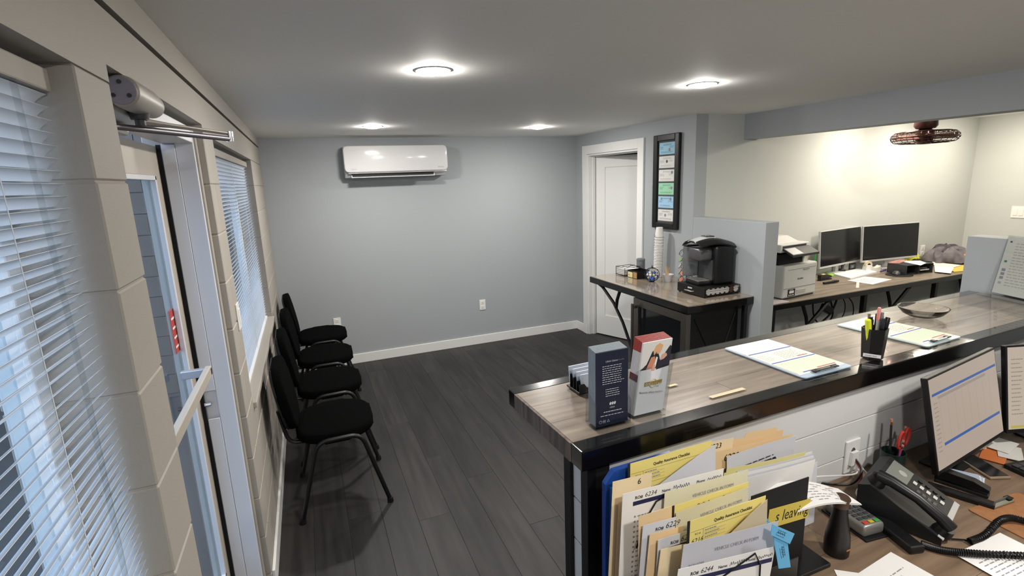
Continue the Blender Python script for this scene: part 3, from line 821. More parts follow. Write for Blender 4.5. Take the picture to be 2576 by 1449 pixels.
# candy ball holder
cb = thing('creamer_basket', 'round black wire basket of white and blue creamer pots', 'wire basket', (2.965, -1.80, CZ))
Rb = .062
b = B()
for k in range(7):
    a = math.pi*k/7
    b.tube([(Rb*math.sin(t)*math.cos(a), Rb*math.sin(t)*math.sin(a), Rb*.92 - Rb*.92*math.cos(t)*1 + .004) for t in [2*math.pi*j/24 for j in range(24)]], .0016, 5, closed=True)
b.tube([(Rb*math.cos(t), Rb*math.sin(t), Rb*.92+.004) for t in [2*math.pi*j/24 for j in range(24)]], .0018, 5, closed=True)
b.build('wire_cage', M_black, cb)
B().lathe([(.004, 0), (.007, .006), (.003, .012), (.003, .02)], (0, 0, 2*Rb*.92+.004), 10).lathe([(.022, 0), (.022, .004)], (0, 0, 0), 14).build('finial', M_black, cb, smooth=True)
crm = B().lathe([(.010, 0), (.014, .016), (.0155, .017), (.0155, .018)], n=12).mesh('creamer_pot', True); crm.materials.append(M_pod)
crb = crm.copy(); crb.materials.clear(); crb.materials.append(mat('creamer_blue', '#2f62b8', .4))
k = 0
for zi, (rr_, nn) in enumerate(((.022, 4), (.040, 7), (.042, 7), (.036, 6), (.014, 2))):
    for j in range(nn):
        a = 2*math.pi*j/nn + zi*.5; blue = (zi == 0) or (zi == 1 and j % 2 == 0) or (zi == 3 and j in (1, 3))
        o = link('creamer_pot', crb if blue else crm, None)
        o.matrix_basis = Matrix.Translation((2.965 + rr_*math.cos(a), -1.80 + rr_*math.sin(a), CZ + .016 + .0195*zi)) @ Euler((random.uniform(-.9, .9), random.uniform(-.9, .9), 0)).to_matrix().to_4x4() @ Matrix.Scale(.82, 4)
        tag(o, ('blue' if blue else 'white') + ' creamer pot inside the round wire basket', 'creamer pot', ('blue' if blue else 'white') + ' creamer pots in the wire basket')
# stir stick bowl
sb = thing('stir_stick_cup', 'white tapered cup holding wooden stir sticks by the coffee maker', 'cup', (3.075, -1.87, CZ))
B().lathe([(.028, 0), (.03, .002), (.045, .06), (.047, .062), (.043, .061), (.028, .006)], n=24).build('cup_body', M_whitegl, sb, smooth=True)
for i in range(5):
    o = B().box(-.003, .003, -.0007, .0007, 0, .115, bev=.0003, seg=1).build('stir_stick', mat('birch_stick', '#cfa873', .7))
    o.matrix_basis = Matrix.Translation((3.065+.004*i, -1.878+.003*i, CZ+.012)) @ Euler((math.radians(-18+5*i), math.radians(22-4*i), i*.7)).to_matrix().to_4x4()
    tag(o, 'thin wooden stir stick standing in the white tapered cup', 'stir stick', 'wooden stir sticks')
# pod carousel
pc = thing('pod_carousel', 'black wire carousel of coffee pods behind the coffee maker', 'pod carousel', (3.13, -2.03, CZ))
b = B().lathe([(.055, 0), (.055, .006)], n=24); b.build('base', M_black, pc)
B().cyl((0, 0, .006), (0, 0, .30), .004, n=8).build('pole', M_black, pc)
podc = {}
for lv in range(5):
    for j in range(6):
        a = 2*math.pi*j/6 + lv*.25
        c_ = Vector((.052*math.cos(a), .052*math.sin(a), .045 + .054*lv))
        tilt_ = Matrix.Rotation(a, 4, 'Z') @ Matrix.Rotation(math.radians(62), 4, 'Y')
        R1 = Matrix.Translation(c_) @ tilt_
        b = B().tube([R1 @ Vector((.025*math.cos(t), .025*math.sin(t), 0)) for t in [2*math.pi*q/12 for q in range(12)]], .0014, 5, closed=True)
        b.build('ring', M_black, pc)
        if 1.6 < a % (2*math.pi) < 5.9 and not (lv == 4):
            colr = random.choice(['#c9805a', '#7fa36a', '#b7b2a8', '#b06a4a'])
            if colr not in podc:
                me = pod.copy(); me.materials.clear(); me.materials.append(M_pod); me.materials.append(mat('pod_lid_'+colr[1:], colr, .5))
                for pgn in me.polygons:
                    if pgn.center.z > .0235: pgn.material_index = 1
                podc[colr] = me
            o = link('coffee_pod', podc[colr], None)
            o.matrix_basis = Matrix.Translation(Vector((3.13, -2.03, CZ))) @ R1 @ Matrix.Translation((0, 0, -.016)) @ Matrix.Scale(.84, 4)
            tag(o, 'coffee pod with %s lid held in the wire carousel' % {'#c9805a': 'orange', '#7fa36a': 'green', '#b7b2a8': 'pale grey', '#b06a4a': 'brick red'}[colr], 'coffee pod', 'carousel pods with %s lid' % {'#c9805a': 'orange', '#7fa36a': 'green', '#b7b2a8': 'pale grey', '#b06a4a': 'brick red'}[colr])
# ================================================================== RECEPTION COUNTER
RZ = 1.13
ANG = math.radians(2.1)
RO = Vector((.897, -4.263, 0))          # near left corner of the top
RT = Matrix.Translation(RO) @ Matrix.Rotation(ANG, 4, 'Z')      # local: u right along the counter, v away from staff
CL, CD = 2.70, .457
rc = thing('reception_counter', 'long reception counter with wood look top, black edges and white shiplap', 'counter', RO, ANG)
# top: core, black borders, planks, glass
B().box(.006, CL, .002, CD-.002, RZ-.058, RZ-.007).build('top_core', M_blackmt, rc)
B().box(-.0, CL, .0, .055, RZ-.060, RZ-.004, bev=.003).build('front_edge', M_blackgl, rc)
B().box(-.0, CL, CD-.05, CD, RZ-.060, RZ-.004, bev=.003).build('back_edge', M_blackgl, rc)
B().box(-.002, .006, .055, CD-.05, RZ-.058, RZ-.005).build('end_board', M_wooddark, rc)
vs = [.055, .175, .296, CD-.05]
cuts = [(0.006, .62, 1.84, CL), (0.006, .30, 1.52, CL), (0.006, .95, 2.17, CL)]
for (va, vb), cu in zip(zip(vs, vs[1:]), cuts):
    for ua, ub in zip(cu, cu[1:]):
        B().box(-(ub-ua)/2+.0006, (ub-ua)/2-.0006, -(vb-va)/2+.0006, (vb-va)/2-.0006, -.003, 0).build('top_plank', M_wood, rc, M=Matrix.Translation(((ua+ub)/2, (va+vb)/2, RZ-.0045)))
B().box(-.001, CL, .004, CD-.004, RZ-.0042, RZ, bev=.001, seg=1).build('glass_cover', M_glass, rc)
# base wall: v from .03 to .145
bv0, bv1 = .035, .142
B().box(.05, CL, bv0+.012, bv1-.012, 0, RZ-.06).build('base_core', M_gapd, rc)
for (ua, ub, va, vb) in ((.03, .058, bv0-.012, bv0+.022), (.03, .058, bv1-.03, bv1+.006)):
    B().box(ua, ub, va, vb, 0, RZ-.06, bev=.002).build('post', M_black, rc)
B().box(.058, .105, bv0-.004, bv0+.012, 0, RZ-.06, bev=.001).build('corner_board', M_blackmt, rc)
pitch = .132; zz = RZ-.06; zj = .93
tops = [RZ-.06, .925]
while tops[-1] > .02: tops.append(tops[-1]-.1315)
for z1_, z0_ in zip(tops, tops[1:]):
    z0_ = max(z0_, 0)
    if z1_-z0_ < .01: continue
    B().box(.105, CL, bv0+.001, bv0+.012, z0_+.0022, z1_-.0022, bev=.001, seg=1).build('shiplap_board', M_ship, rc)
    B().box(.058, CL, bv1-.012, bv1-.001, z0_+.0022, z1_-.0022, bev=.001, seg=1).build('shiplap_board', M_ship, rc)
    B().box(.04, .05, bv0+.022, bv1-.03, z0_+.0022, z1_-.0022, bev=.001, seg=1).build('shiplap_board', M_ship, rc)
# ---- staff desk under the counter
KZ = .72
sd = thing('staff_desk', 'low wood look staff desk behind the reception counter', 'desk', RO, ANG)
for i, (va, vb) in enumerate(((-.19, .033), (-.42, -.191), (-.66, -.421))):
    for ua, ub in ((.11, 1.3), (1.301, CL)) if i % 2 else ((.11, .75), (.751, 1.97), (1.971, CL)):
        B().box(-(ub-ua)/2, (ub-ua)/2, -(vb-va)/2, (vb-va)/2, -.005, 0).build('desk_plank', M_desk, sd, M=Matrix.Translation(((ua+ub)/2, (va+vb)/2, KZ)))
B().box(.11, CL, -.66, .033, KZ-.04, KZ-.0052).build('desk_core', M_blackmt, sd)
for uu in (.14, 1.4, 2.65): B().box(uu-.02, uu+.02, -.60, -.56, 0, KZ-.04).build('leg', M_black, sd)
# ================================================================== THINGS ON THE RECEPTION COUNTER
EX = Vector((math.cos(ANG), math.sin(ANG), 0)); EV = Vector((-math.sin(ANG), math.cos(ANG), 0))
Z3 = Vector((0, 0, 1))
def brochures(bl, br, lean, label_h, label_b, kind):
    p = onz(*bl, RZ+.005); q = onz(*br, RZ+.005); ex = (q-p); w = .1; ex.z = 0; ex.normalize(); nrm = Vector((ex.y, -ex.x, 0))   # towards staff
    p.z = RZ
    h = thing('brochure_holder', label_h, 'brochure holder', p)
    FMh = frame(p, ex, Z3)         # x right, y up, z to staff
    FMs = FMh @ Matrix(((1, lean, 0, 0), (0, 1, 0, 0), (0, 0, 1, 0), (0, 0, 0, 1)))
    t = .0022
    b = B().box(-.006, w+.006, 0, .004, -.045, .012)
    b.build('base', M_acryl, h, True, M=FMh)
    B().box(-.006, w+.006, .004, .19 if kind else .10, -.045, -.043, M=FMs).build('back_sheet', M_acryl, h, True)
    B().prism([(-.006, .004), (w+.006, .004), (w+.006, .145 if kind else .085), (w*.7, .145 if kind else .085), (w*.65, .10 if kind else .045), (w*.35, .10 if kind else .045), (w*.3, .145 if kind else .085), (-.006, .145 if kind else .085)] if kind else
              [(-.006, .004), (w+.006, .004), (w+.006, .02), (-.006, .02)], .008, .010, FMs).build('front_sheet', M_acryl, h, True)
    for xs in (-.006, w+.004): B().prism([(-.045, .004), (.010, .004), (.010, .07 if not kind else .145), (-.045, .10)], xs, xs+.002, FMs @ Matrix(((0, 0, 1, 0), (0, 1, 0, 0), (1, 0, 0, 0), (0, 0, 0, 1)))).build('side_sheet', M_acryl, h, True)
    sh = Matrix(((1, lean, 0, 0), (0, 1, 0, 0), (0, -.03, 1, 0), (0, 0, 0, 1)))
    n = 7
    covers = {0: ('#1d2236', '#9aa4ac'), 1: ('#e4e2e6', '#9c3730')}[kind]
    for i in range(n):
        z = .004 - .0062*i
        M1 = FMh @ sh
        top = .213 + .0012*i
        o = B().box(0, w, .005, top, z-.0052, z-.0002, M=M1).build('brochure', mat('brochure_%d_%d' % (kind, 0 if i == 0 else 1), covers[0] if i == 0 else (covers[1] if kind == 0 else '#c9c4c4'), .35))
        if i == 0: tag(o, label_b + ', frontmost of its stack', 'brochure', 'brochures kind %d' % kind)
        else: tag(o, 'brochure stacked behind the front one in the %s holder' % ('dark blue' if kind == 0 else 'photo cover'), 'brochure', 'brochures behind the front, kind %d' % kind)
        if kind == 1 and i > 0:
            B().box(-.0003, w+.0003, .185, top+.0003, z-.0054, z-.0001, M=M1).build('red_top_print', mat('brochure_red', '#9c3730', .5), o)
            B().box(-.0003, .002, .10, .12, z-.0054, z-.0001, M=M1).build('edge_print', mat('maroon', '#5b2436', .5), o)
        if i: continue
        FT = M1 @ Matrix.Translation((0, 0, .0003+.004))
        if kind == 0:
            wt = mat('white_print', '#c9ccd2', .6)
            text('USAA Claims', .0068, wt, o, FT @ Matrix.Translation((.028, .184, 0)))
            text('with less waiting', .0045, M_inkg, o, FT @ Matrix.Translation((.062, .1845, 0)), sx=.8)
            bars([r for r in textlines(.018, .174, .068, 9, .0062, .0016, .15)], 'body_print', wt, o, FT)['kind'] = 'stuff'
            bars([r for r in textlines(.028, .108, .05, 4, .0062, .0016, .2)], 'body_print', wt, o, FT)['kind'] = 'stuff'
            b = B()
            for xx in (.041, .048, .055): b.prism([(xx, .062), (xx+.004, .062), (xx+.006, .068), (xx+.003, .071), (xx-.001, .067)], 0, .0002, FT)
            b.build('eagle_mark', wt, o)
            text('USAA', .0062, wt, o, FT @ Matrix.Translation((.0415, .053, 0)))
            bars(textlines(.022, .044, .058, 1, .006, .002, .05) + textlines(.012, .034, .078, 1, .006, .0016, .05), 'footer_print', wt, o, FT)['kind'] = 'stuff'
            for cx_, s_ in ((.012, 1), (.037, 0)):
                if s_: B().tube([FT @ Vector((cx_+.004*math.cos(a), .018+.004*math.sin(a), .0002)) for a in [math.pi*2*k/10 for k in range(10)]], .0004, 4, closed=True).build('leaf_mark', wt, o)
                else: B().tube([FT @ Vector((cx_+.0045*math.cos(a), .0175+.0045*math.sin(a), .0002)) for a in [math.pi/2+math.pi*2*k/3 for k in range(3)]], .0008, 4, closed=True).build('recycle_mark', wt, o)
            bars([(.019, .0135, .029, .0138), (.019, .0225, .029, .0228)] + textlines(.019, .019, .010, 2, .003, .0013, .1), 'certificate_print', wt, o, FT)['kind'] = 'stuff'
        else:
            # cover picture: two figures leaning together, flat print
            def sh_(poly, colr, nm, dz): B().prism(poly, dz, dz+.00012, FT).build(nm, mat('print_'+colr[1:], colr, .5), o)
            sh_([(0, .135), (w, .135), (w, .213), (0, .213)], '#d9d6d2', 'photo_print', 0)
            sh_([(.0, .135), (.02, .15), (.035, .185), (.05, .19), (.062, .165), (.07, .135)], '#23212a', 'photo_print', .0002)
            sh_([(.02, .135), (.033, .168), (.045, .17), (.052, .15), (.05, .135)], '#c9876c', 'photo_print', .0003)
            sh_([(.042, .172), (.05, .182), (.066, .183), (.070, .198), (.058, .206), (.045, .2), (.038, .185)], '#d8ab72', 'photo_print', .0004)
            sh_([(.050, .176), (.062, .176), (.066, .187), (.060, .194), (.051, .192)], '#d9a58c', 'photo_print', .0005)
            sh_([(.055, .14), (.062, .155), (.075, .168), (.095, .195), (w, .19), (w, .135), (.055, .13)], '#2c2836', 'photo_print', .00055)
            sh_([(.065, .155), (.078, .158), (.088, .166), (.084, .174), (.070, .172)], '#d3a18b', 'photo_print', .0007)
            sh_([(.04, .13), (.05, .128), (.05, .145), (.042, .15)], '#d7a48e', 'photo_print', .0007)
            sh_([(.045, .135), (.052, .138), (.056, .165), (.05, .168)], '#e8e4df', 'photo_print', .0006)
            gold = mat('gold_print', '#a5883a', .5)
            B().tube([FT @ Vector((.052+.012*math.cos(a), .091+.012*math.sin(a), .0003)) for a in [math.pi*2*k/20 for k in range(20)]], .0012, 4, closed=True).build('gold_ring', mat('gold_pale', '#c9b98c', .5), o)
            B().box(.022, .082, .086, .098, .0004, .0006, M=FT).build('gold_band', gold, o)
            text('GOLD CLASS', .0098, M_paper, o, FT @ Matrix.Translation((.0245, .0885, .0008)), sx=.97)
            text('I-CAR', .004, M_ink, o, FT @ Matrix.Translation((.062, .079, .0005)))
            text('Because safety matters.', .0085, mat('brown_print', '#6e5f4e', .6), o, FT @ Matrix.Translation((.008, .068, .0005)), sx=.97)
    return h
brochures((1499, 1075), (1572.6, 1056.7), .02, 'clear acrylic holder with dark blue insurance brochures on counter', 'dark blue insurance claims brochure in acrylic holder', 0)
brochures((1592, 1046), (1669, 1027), .16, 'clear acrylic holder with family photo brochures on counter', 'white brochure with family photo and gold band', 1)
# business card holder
cpos = onz(1470, 972, RZ)
bh = thing('card_holder', 'black stepped business card holder behind the dark brochures', 'card holder', cpos, ANG)
B().box(-.05, .05, -.05, .03, 0, .006, bev=.002).build('base', M_blackpl, bh)
for i in range(4):
    y = .022 - .019*i
    b = B().prism([(-.048, .006), (.048, .006), (.048, .05-.006*i), (.03, .05-.006*i), (.02, .03-.004*i), (-.02, .03-.004*i), (-.03, .05-.006*i), (-.048, .05-.006*i)], 0, .003, Matrix.Translation((0, y-.012, 0)) @ Matrix.Rotation(math.pi/2, 4, 'X'))
    b.build('divider', M_blackpl, bh)
cardm = B().box(-.044, .044, 0, .006, 0, .052).mesh('business_card'); cardm.materials.append(mat('card_white', '#c9d0dc', .5))
for i in range(4):
    o = link('business_card', cardm, None)
    o.matrix_basis = Matrix.Translation(cpos) @ Matrix.Rotation(ANG, 4, 'Z') @ Matrix.Translation((.003*i, .014-.019*i, .0065+.004*(3-i))) @ Matrix.Rotation(math.radians(-8), 4, 'X')
    tag(o, ['rear', 'second from rear', 'third from rear', 'front'][i] + ' stack of business cards in the black card holder', 'business cards', 'business cards')
# clipboards with forms
def clipboard(name, label, corner, ex, ey, board, w=.229, h=.318, clip_at='near', z=RZ, form=True, formlabel=None):
    """corner = far-left corner on the surface; ex right, ey towards the clip"""
    n = Vector(ex).cross(Vector(ey)).normalized()
    if n.z < 0: flip = True
    FMc = Matrix(((ex.x, ey.x, 0, corner.x), (ex.y, ey.y, 0, corner.y), (0, 0, 1, z), (0, 0, 0, 1)))
    t = thing(name, label, 'clipboard', (corner.x, corner.y, z))
    def rrp(x0, y0, x1, y1, R):
        out = []
        for cx_, cy_, a0 in ((x1-R, y1-R, 0), (x0+R, y1-R, 90), (x0+R, y0+R, 180), (x1-R, y0+R, 270)):
            for k in range(5):
                a = math.radians(a0+22.5*k); out.append((cx_+R*math.cos(a), cy_+R*math.sin(a)))
        return out
    B().prism(rrp(0, 0, w, h, .012), .0003, .0035, FMc).build('board', board, t, True)
    cw = .10
    B().box(w/2-cw/2, w/2+cw/2, h-.032, h-.012, .0065, .0095, bev=.0012, M=FMc).build('clip_plate', M_chrome, t, True)
    B().cyl(FMc @ Vector((w/2-cw/2+.004, h-.012, .010)), FMc @ Vector((w/2+cw/2-.004, h-.012, .010)), .004, n=10).build('clip_spring', M_chrome, t, True, True)
    for s in (-1, 1): B().box(w/2+s*(cw/2-.004)-.012, w/2+s*(cw/2-.004)+.012, h-.024, h-.006, .0095, .0135, bev=.002, M=FMc).build('clip_grip', M_blackpl, t, True)
    return t, FMc
def estimate_form(label, FMc, w=.216, h=.279, x0=.006, y0=.008, z=.0037, bend=.0, k=0):
    t = tag(bpy.data.objects.new('form_pad', None), label, 'paper form'); C.objects.link(t); t.location = FMc @ Vector((x0, y0, z))
    P = FMc @ Matrix.Translation((x0, y0, z))
    for i in range(3):
        B().box(.001*i, w-.001*i, -.0008*i, h-.002*i, .0008*i, .0008*i+.0007, M=P).build('sheet', M_paper if i < 2 else mat('form_face', '#e9e6e6', .75), t, True)
    Q = P @ Matrix.Translation((0, 0, .0026))
    bars([(.002, h*.34, w-.002, h*.62)], 'cream_section', mat('form_cream', '#e6e4d2', .8), t, Q)
    bars([(.002, h*.66, w-.002, h*.97)], 'green_section', M_green, t, Q)
    bars([(.004, h*.315, w-.004, h*.335)], 'blue_bar', M_bluep, t, Q, dz=.0002)
    bars([(.004, h*.635, w-.004, h*.652)], 'blue_bar', M_bluep, t, Q, dz=.0002)
    bars([(.03, h*.955, w-.03, h*.972)], 'blue_bar', M_bluep, t, Q, dz=.0002)
    bars([(.11, h*.925, .20, h*.94)], 'red_bar', M_redp, t, Q, dz=.0002)
    bars([(.15, h*.585, .20, h*.60)], 'red_bar', M_redp, t, Q, dz=.0002)
    rr = [(.008, y, w-.008, y+.0006) for y in [h*.06+.009*j for j in range(8)]]
    bars(rr, 'ruled_lines', mat('pink_line', '#c9a39f', .8), t, Q, dz=.0002)['kind'] = 'stuff'
    rr = [(.008, h*.68+.0095*j, w-.008, h*.68+.0095*j+.0006) for j in range(8)]
    bars(rr, 'ruled_lines', mat('green_line', '#9aa890', .8), t, Q, dz=.0002)['kind'] = 'stuff'
    rr = textlines(.09, h*.58, .11, 7, .0095, .0022, .2) + textlines(.012, h*.56, .05, 5, .011, .0022, .4)
    bars(rr, 'small_print', M_inkg, t, Q, dz=.0002)['kind'] = 'stuff'
    return t
cb1 = onz(1820, 878, RZ); cn1 = onz(2027, 955, RZ); ey = (cn1-cb1); ey.z = 0; ey.normalize(); ex = Vector((-ey.y, ey.x, 0))
t1, F1 = clipboard('clipboard', 'pale blue clipboard with forms left of the pen cup', cb1, ex, ey, mat('clipboard_pale_blue', '#a9bccb', .4), w=.235, h=.345)
estimate_form('stack of printed estimate forms on the clipboard left of the pen cup', F1, .222, .315)
cb2 = onz(2103, 819, RZ); cn2 = onz(2336, 875, RZ); ey = (cn2-cb2); ey.z = 0; ey.normalize(); ex = Vector((-ey.y, ey.x, 0))
t2, F2 = clipboard('clipboard', 'pale clipboard with forms behind the pen cup', cb2, ex, ey, mat('clipboard_pale_green', '#b4c4c6', .4), w=.235, h=.345)
estimate_form('stack of printed estimate forms on the clipboard behind the pen cup', F2, .222, .315)
# pen cup
pp = (onz(2161, 893, RZ) + onz(2227, 906, RZ))/2; pp.z = RZ
pcup = thing('pen_cup', 'black hexagonal pen cup with white label on counter', 'pen cup', pp, .3)
b = B().lathe([(.034, 0), (.042, .112), (.0395, .112), (.032, .006), (.001, .005)], n=6); b.build('cup_body', M_blackpl, pcup)
def facing(p):
    d = Vector((CAM.x-p.x, CAM.y-p.y, 0)).normalized(); return d
B().box(-.026, .026, .012, .024, .0375, .0382, M=Matrix.Rotation(-.3, 4, 'Z') @ frame((0, 0, 0), (math.cos(-1.03), math.sin(-1.03), 0), (0, 0, 1))).build('label_strip', M_paper, pcup)
text('OPENED PENS', .006, M_ink, pcup, Matrix.Rotation(-.3, 4, 'Z') @ frame((0, 0, 0), (math.cos(-1.03), math.sin(-1.03), 0), (0, 0, 1)) @ Matrix.Translation((-.022, .0155, .0386)), world=False, sx=.95)
def pen(p0, tip, L, r, colr, label, name='pen', cap=None, grp=None):
    p0 = Vector(p0); d = (Vector(tip)-p0).normalized()
    t = thing(name, label, 'pen', p0, group=grp)
    B().tube([p0, p0+d*L*.7, p0+d*L*.72, p0+d*L], [r, r, r*1.08, r*.95], 10).build('barrel', mat('pen_'+colr[1:], colr, .3), t, True, True)
    if cap: B().tube([p0+d*L*.74, p0+d*L*.985, p0+d*L*1.004], [r*1.12, r*1.12, r*.8], 10).build('cap', mat('pen_'+cap[1:], cap, .3), t, True, True)
    B().box(-.0012, .0012, 0, .03, r, r+.002, M=frame(p0+d*L*.72, d.orthogonal(), d)).build('clip', M_dkgrey, t, True)
    return t
zp = RZ+.008
# place pens by their picture position above the cup
def penpx(u, w, top_z, base, *a, **k):
    tp = onz(u, w, top_z); tp = Vector((min(max(tp.x, pp.x-.05), pp.x+.06), tp.y, top_z)); L = (tp-Vector(base)).length
    return pen(base, tp, L, *a, **k)
vr = Vector((math.cos(-.42), math.sin(-.42), 0)); vf = Vector((-vr.y, vr.x, 0))
for (du, dv, tu, tv, Lz, r, colr, cap, lb) in ((-.018, -.008, -.036, -.012, .145, .0085, '#d7e02a', '#d7e02a', 'yellow highlighter standing in the black pen cup'),
        (-.010, .006, -.016, .004, .150, .006, '#1b1b1d', None, 'black pen beside the highlighter in the pen cup'),
        (-.004, .015, -.008, .028, .155, .005, '#8d8578', None, 'grey brown pen at the back of the pen cup'),
        (.0, -.006, .004, -.004, .185, .0052, '#c8c3c4', '#d98a84', 'tallest pen, silver with pink cap, in the pen cup'),
        (.006, -.012, .012, -.018, .150, .0055, '#17181c', '#24262b', 'black capped pen at the front of the pen cup'),
        (.012, .004, .022, .006, .165, .0052, '#8f9194', '#6f7174', 'silver grey pen right of the pink pen'),
        (.016, -.006, .034, -.008, .150, .0068, '#111113', '#17171a', 'thick black marker at the right of the pen cup'),
        (.010, .014, .018, .026, .155, .005, '#2a2c33', None, 'dark blue pen at the back right of the pen cup')):
    pen(pp + vr*du*.8 + vf*dv*.8 + Z3*.008, pp + vr*tu + vf*tv + Z3*Lz, (vr*(tu-du*.8) + vf*(tv-dv*.8) + Z3*(Lz-.008)).length, r, colr, lb, cap=cap)
# glass candy dish
cdp = onz(2296, 797, RZ); cdp = Vector((2.83, -3.915, RZ))
o = B().lathe([(.03, 0), (.045, .003), (.075, .018), (.092, .040), (.095, .046), (.091, .046), (.07, .022), (.04, .008), (.002, .006)], n=40).build('glass_dish', mat('clear_glass_solid', '#ffffff', .02, trans=1.0, ior=1.45), smooth=True)
o.location = cdp; tag(o, 'empty clear glass candy dish behind the pen cup', 'glass dish')
# small stickers on top
for k, (u, w, l, wd2, lb) in enumerate(((1830, 988, .14, .016, 'long cream paper strip lying under the glass edge'), (1692, 969, .035, .012, 'short cream paper strip beside the photo brochures'))):
    p = onz(u, w, RZ+.0002)
    o = B().box(-l/2, l/2, -wd2/2, wd2/2, 0, .0004).build('paper_strip', mat('cream_strip', '#cdbf9c', .6)); o.location = p; o.rotation_euler = (0, 0, ANG + (.02 if k else .0))
    tag(o, lb, 'paper strip')
# sign holder at far end
sg = thing('sign_holder', 'clear slanted sign holder with printed sheet at counter end', 'sign holder', (3.53, -3.83, RZ))
pa = Vector((3.555, -3.815, RZ)); dd = Vector((-.30, -.954, 0)); nn_ = Vector((dd.y, -dd.x, 0))*1
Mn = frame(pa + Z3*.006, dd, Vector((.16, -.05, 1)))
B().box(0, .225, .004, .30, -.003, -.001, M=Mn).build('back_sheet', M_acryl, sg, True)
shp = B().box(.004, .22, .006, .296, -.0008, 0, M=Mn).build('printed_sheet', mat('laminated_sheet', '#cfcac2', .35), sg, True)
B().box(0, .225, .004, .30, .001, .003, M=Mn).build('front_sheet', M_acryl, sg, True)
B().box(0, .225, 0, .006, -.04, .075, M=frame(pa, dd, Z3)).build('foot', M_acryl, sg, True)
bars(textlines(.05, .26, .15, 16, .014, .004, .3), 'sheet_print', mat('faint_print', '#a9a59f', .7), sg, Mn, dz=.0004)['kind'] = 'stuff'
for i, (yy, cl, s_) in enumerate(((.265, '#3b3b3f', .008), (.165, '#3c7f6a', .010), (.12, '#8b8994', .014), (.10, '#8b8994', .014), (.08, '#8b8994', .014), (.055, '#a7a5ad', .012))):
    B().box(.018, .018+s_*1.3, yy, yy+s_, .0003, .0006, M=Mn).build('icon_print', mat('icon_'+cl[1:], cl, .6), sg, True)
# ================================================================== FILE SORTER AND PAPERWORK ON THE DESK
fs = thing('file_sorter', 'black stepped file sorter full of folders on the staff desk', 'file sorter', (1.25, -4.45, KZ))
B().box(1.03, 1.38, -4.585, -4.265, KZ, KZ+.012, bev=.002).build('base', M_blackpl, fs, True)
divs = [-4.272, -4.378, -4.448, -4.520]
for i, yy in enumerate(divs):
    B().box(1.03, 1.50 if i < 2 else 1.36, yy-.0015, yy+.0015, KZ+.012, KZ+.20-.02*i, bev=.001).build('divider', M_blackpl, fs, True)
B().box(1.30, 1.505, -4.4235, -4.4205, KZ+.012, .985, bev=.001).build('tall_divider', M_blackmt, fs, True)
FN = frame((1.30, -4.4240, KZ), (1, 0, 0), Z3)
B().box(.05, .203, .155, .212, .0, .0008, M=FN @ Matrix.Rotation(math.radians(-4), 4, 'Z')).build('yellow_label', mat('yellow_tape_label', '#cdb74e', .7), fs, True, label='yellow label lettered s leaving')
text('s leaving', .046, M_ink, fs, FN @ Matrix.Rotation(math.radians(-4), 4, 'Z') @ Matrix.Translation((.075, .170, .0012)), shear=.15, sx=.8)
B().box(1.38, 1.56, -4.47, -4.30, KZ, KZ+.012, bev=.002).build('foot_wing', M_blackpl, fs, True)
def sheet(name, label, cat, tl, tr, Y, h, m, group=None, curl=None, thick=.0008, n=6, wmax=None, zbot=None):
    """upright sheet: top corners from the picture on the plane y=Y, standing down to the sorter"""
    a = ony(*tl, Y); c_ = ony(*tr, Y)
    ex = (c_-a); w = ex.length; ex.normalize()
    up = Z3 - ex*ex.z; up.normalize()
    if zbot is not None: h = (min(a.z, c_.z) - zbot)
    t = thing(name, label, cat, (a + ex*w/2 - up*h), group=group)
    Fm = frame(a, ex, up)         # origin at top-left; y up; z to viewer
    def fn(u, v):
        x, y = u*w, -(1-v)*h
        z = 0.0
        if curl: z, dx, dy = curl(u, v); x += dx; y += dy
        return Fm @ Vector((x, y, z))
    B().grid(fn, n if curl else 1, n if curl else 1, thick).build('page', m, t, True, smooth=bool(curl))
    return t, Fm @ Matrix.Translation((0, 0, thick+.0003)), w, h
G = 'papers filed in the sorter'
def edge_strip(t, Fm, h, w_=.006, x=0.0, nm='binding_edge'):
    B().box(x-.001, x+w_, -h, .002, 0, .0012, M=Fm).build(nm, M_ink, t, True)
def form6(label, tl, tr, Y, num, h=.27, rest=True, person=True, m=M_paper, nsz=.017):
    t, F, w, h = sheet('work_order', label, 'form', tl, tr, Y, h, m, G)
    text('RO#', .011, M_ink, t, F @ Matrix.Translation((.035, -.022, 0)), bold=.0003)
    text(num, nsz, M_ink, t, F @ Matrix.Translation((.062, -.022, 0)), shear=.25)
    bars([(.03, -.038, w-.004, -.027)], 'navy_bar', M_navy, t, F)
    if person:
        text('Name:', .010, M_ink, t, F @ Matrix.Translation((.112, -.022, 0)), bold=.0002)
        stroke(scribble(.145, -.022, .05, .008, 16), .0011, 'handwriting', M_ink, t, F)
        text('Phone:', .010, M_ink, t, F @ Matrix.Translation((w-.085, -.022, 0)), bold=.0002)
        stroke(scribble(w-.05, -.022, .045, .006, 16), .001, 'handwriting', M_ink, t, F)
    if rest:
        q = [(.035, -.07-.0135*j, .040, -.065-.0135*j) for j in range(13)]
        bars(q, 'checkboxes', M_inkg, t, F)['kind'] = 'stuff'
        bars(textlines(.045, -.07, .06, 13, .0135, .004, .5), 'list_print', M_inkg, t, F)['kind'] = 'stuff'
        bars(textlines(.035, -.245, .1, 3, .008, .003, .4), 'list_print', M_inkg, t, F)['kind'] = 'stuff'
    return t, F, w, h
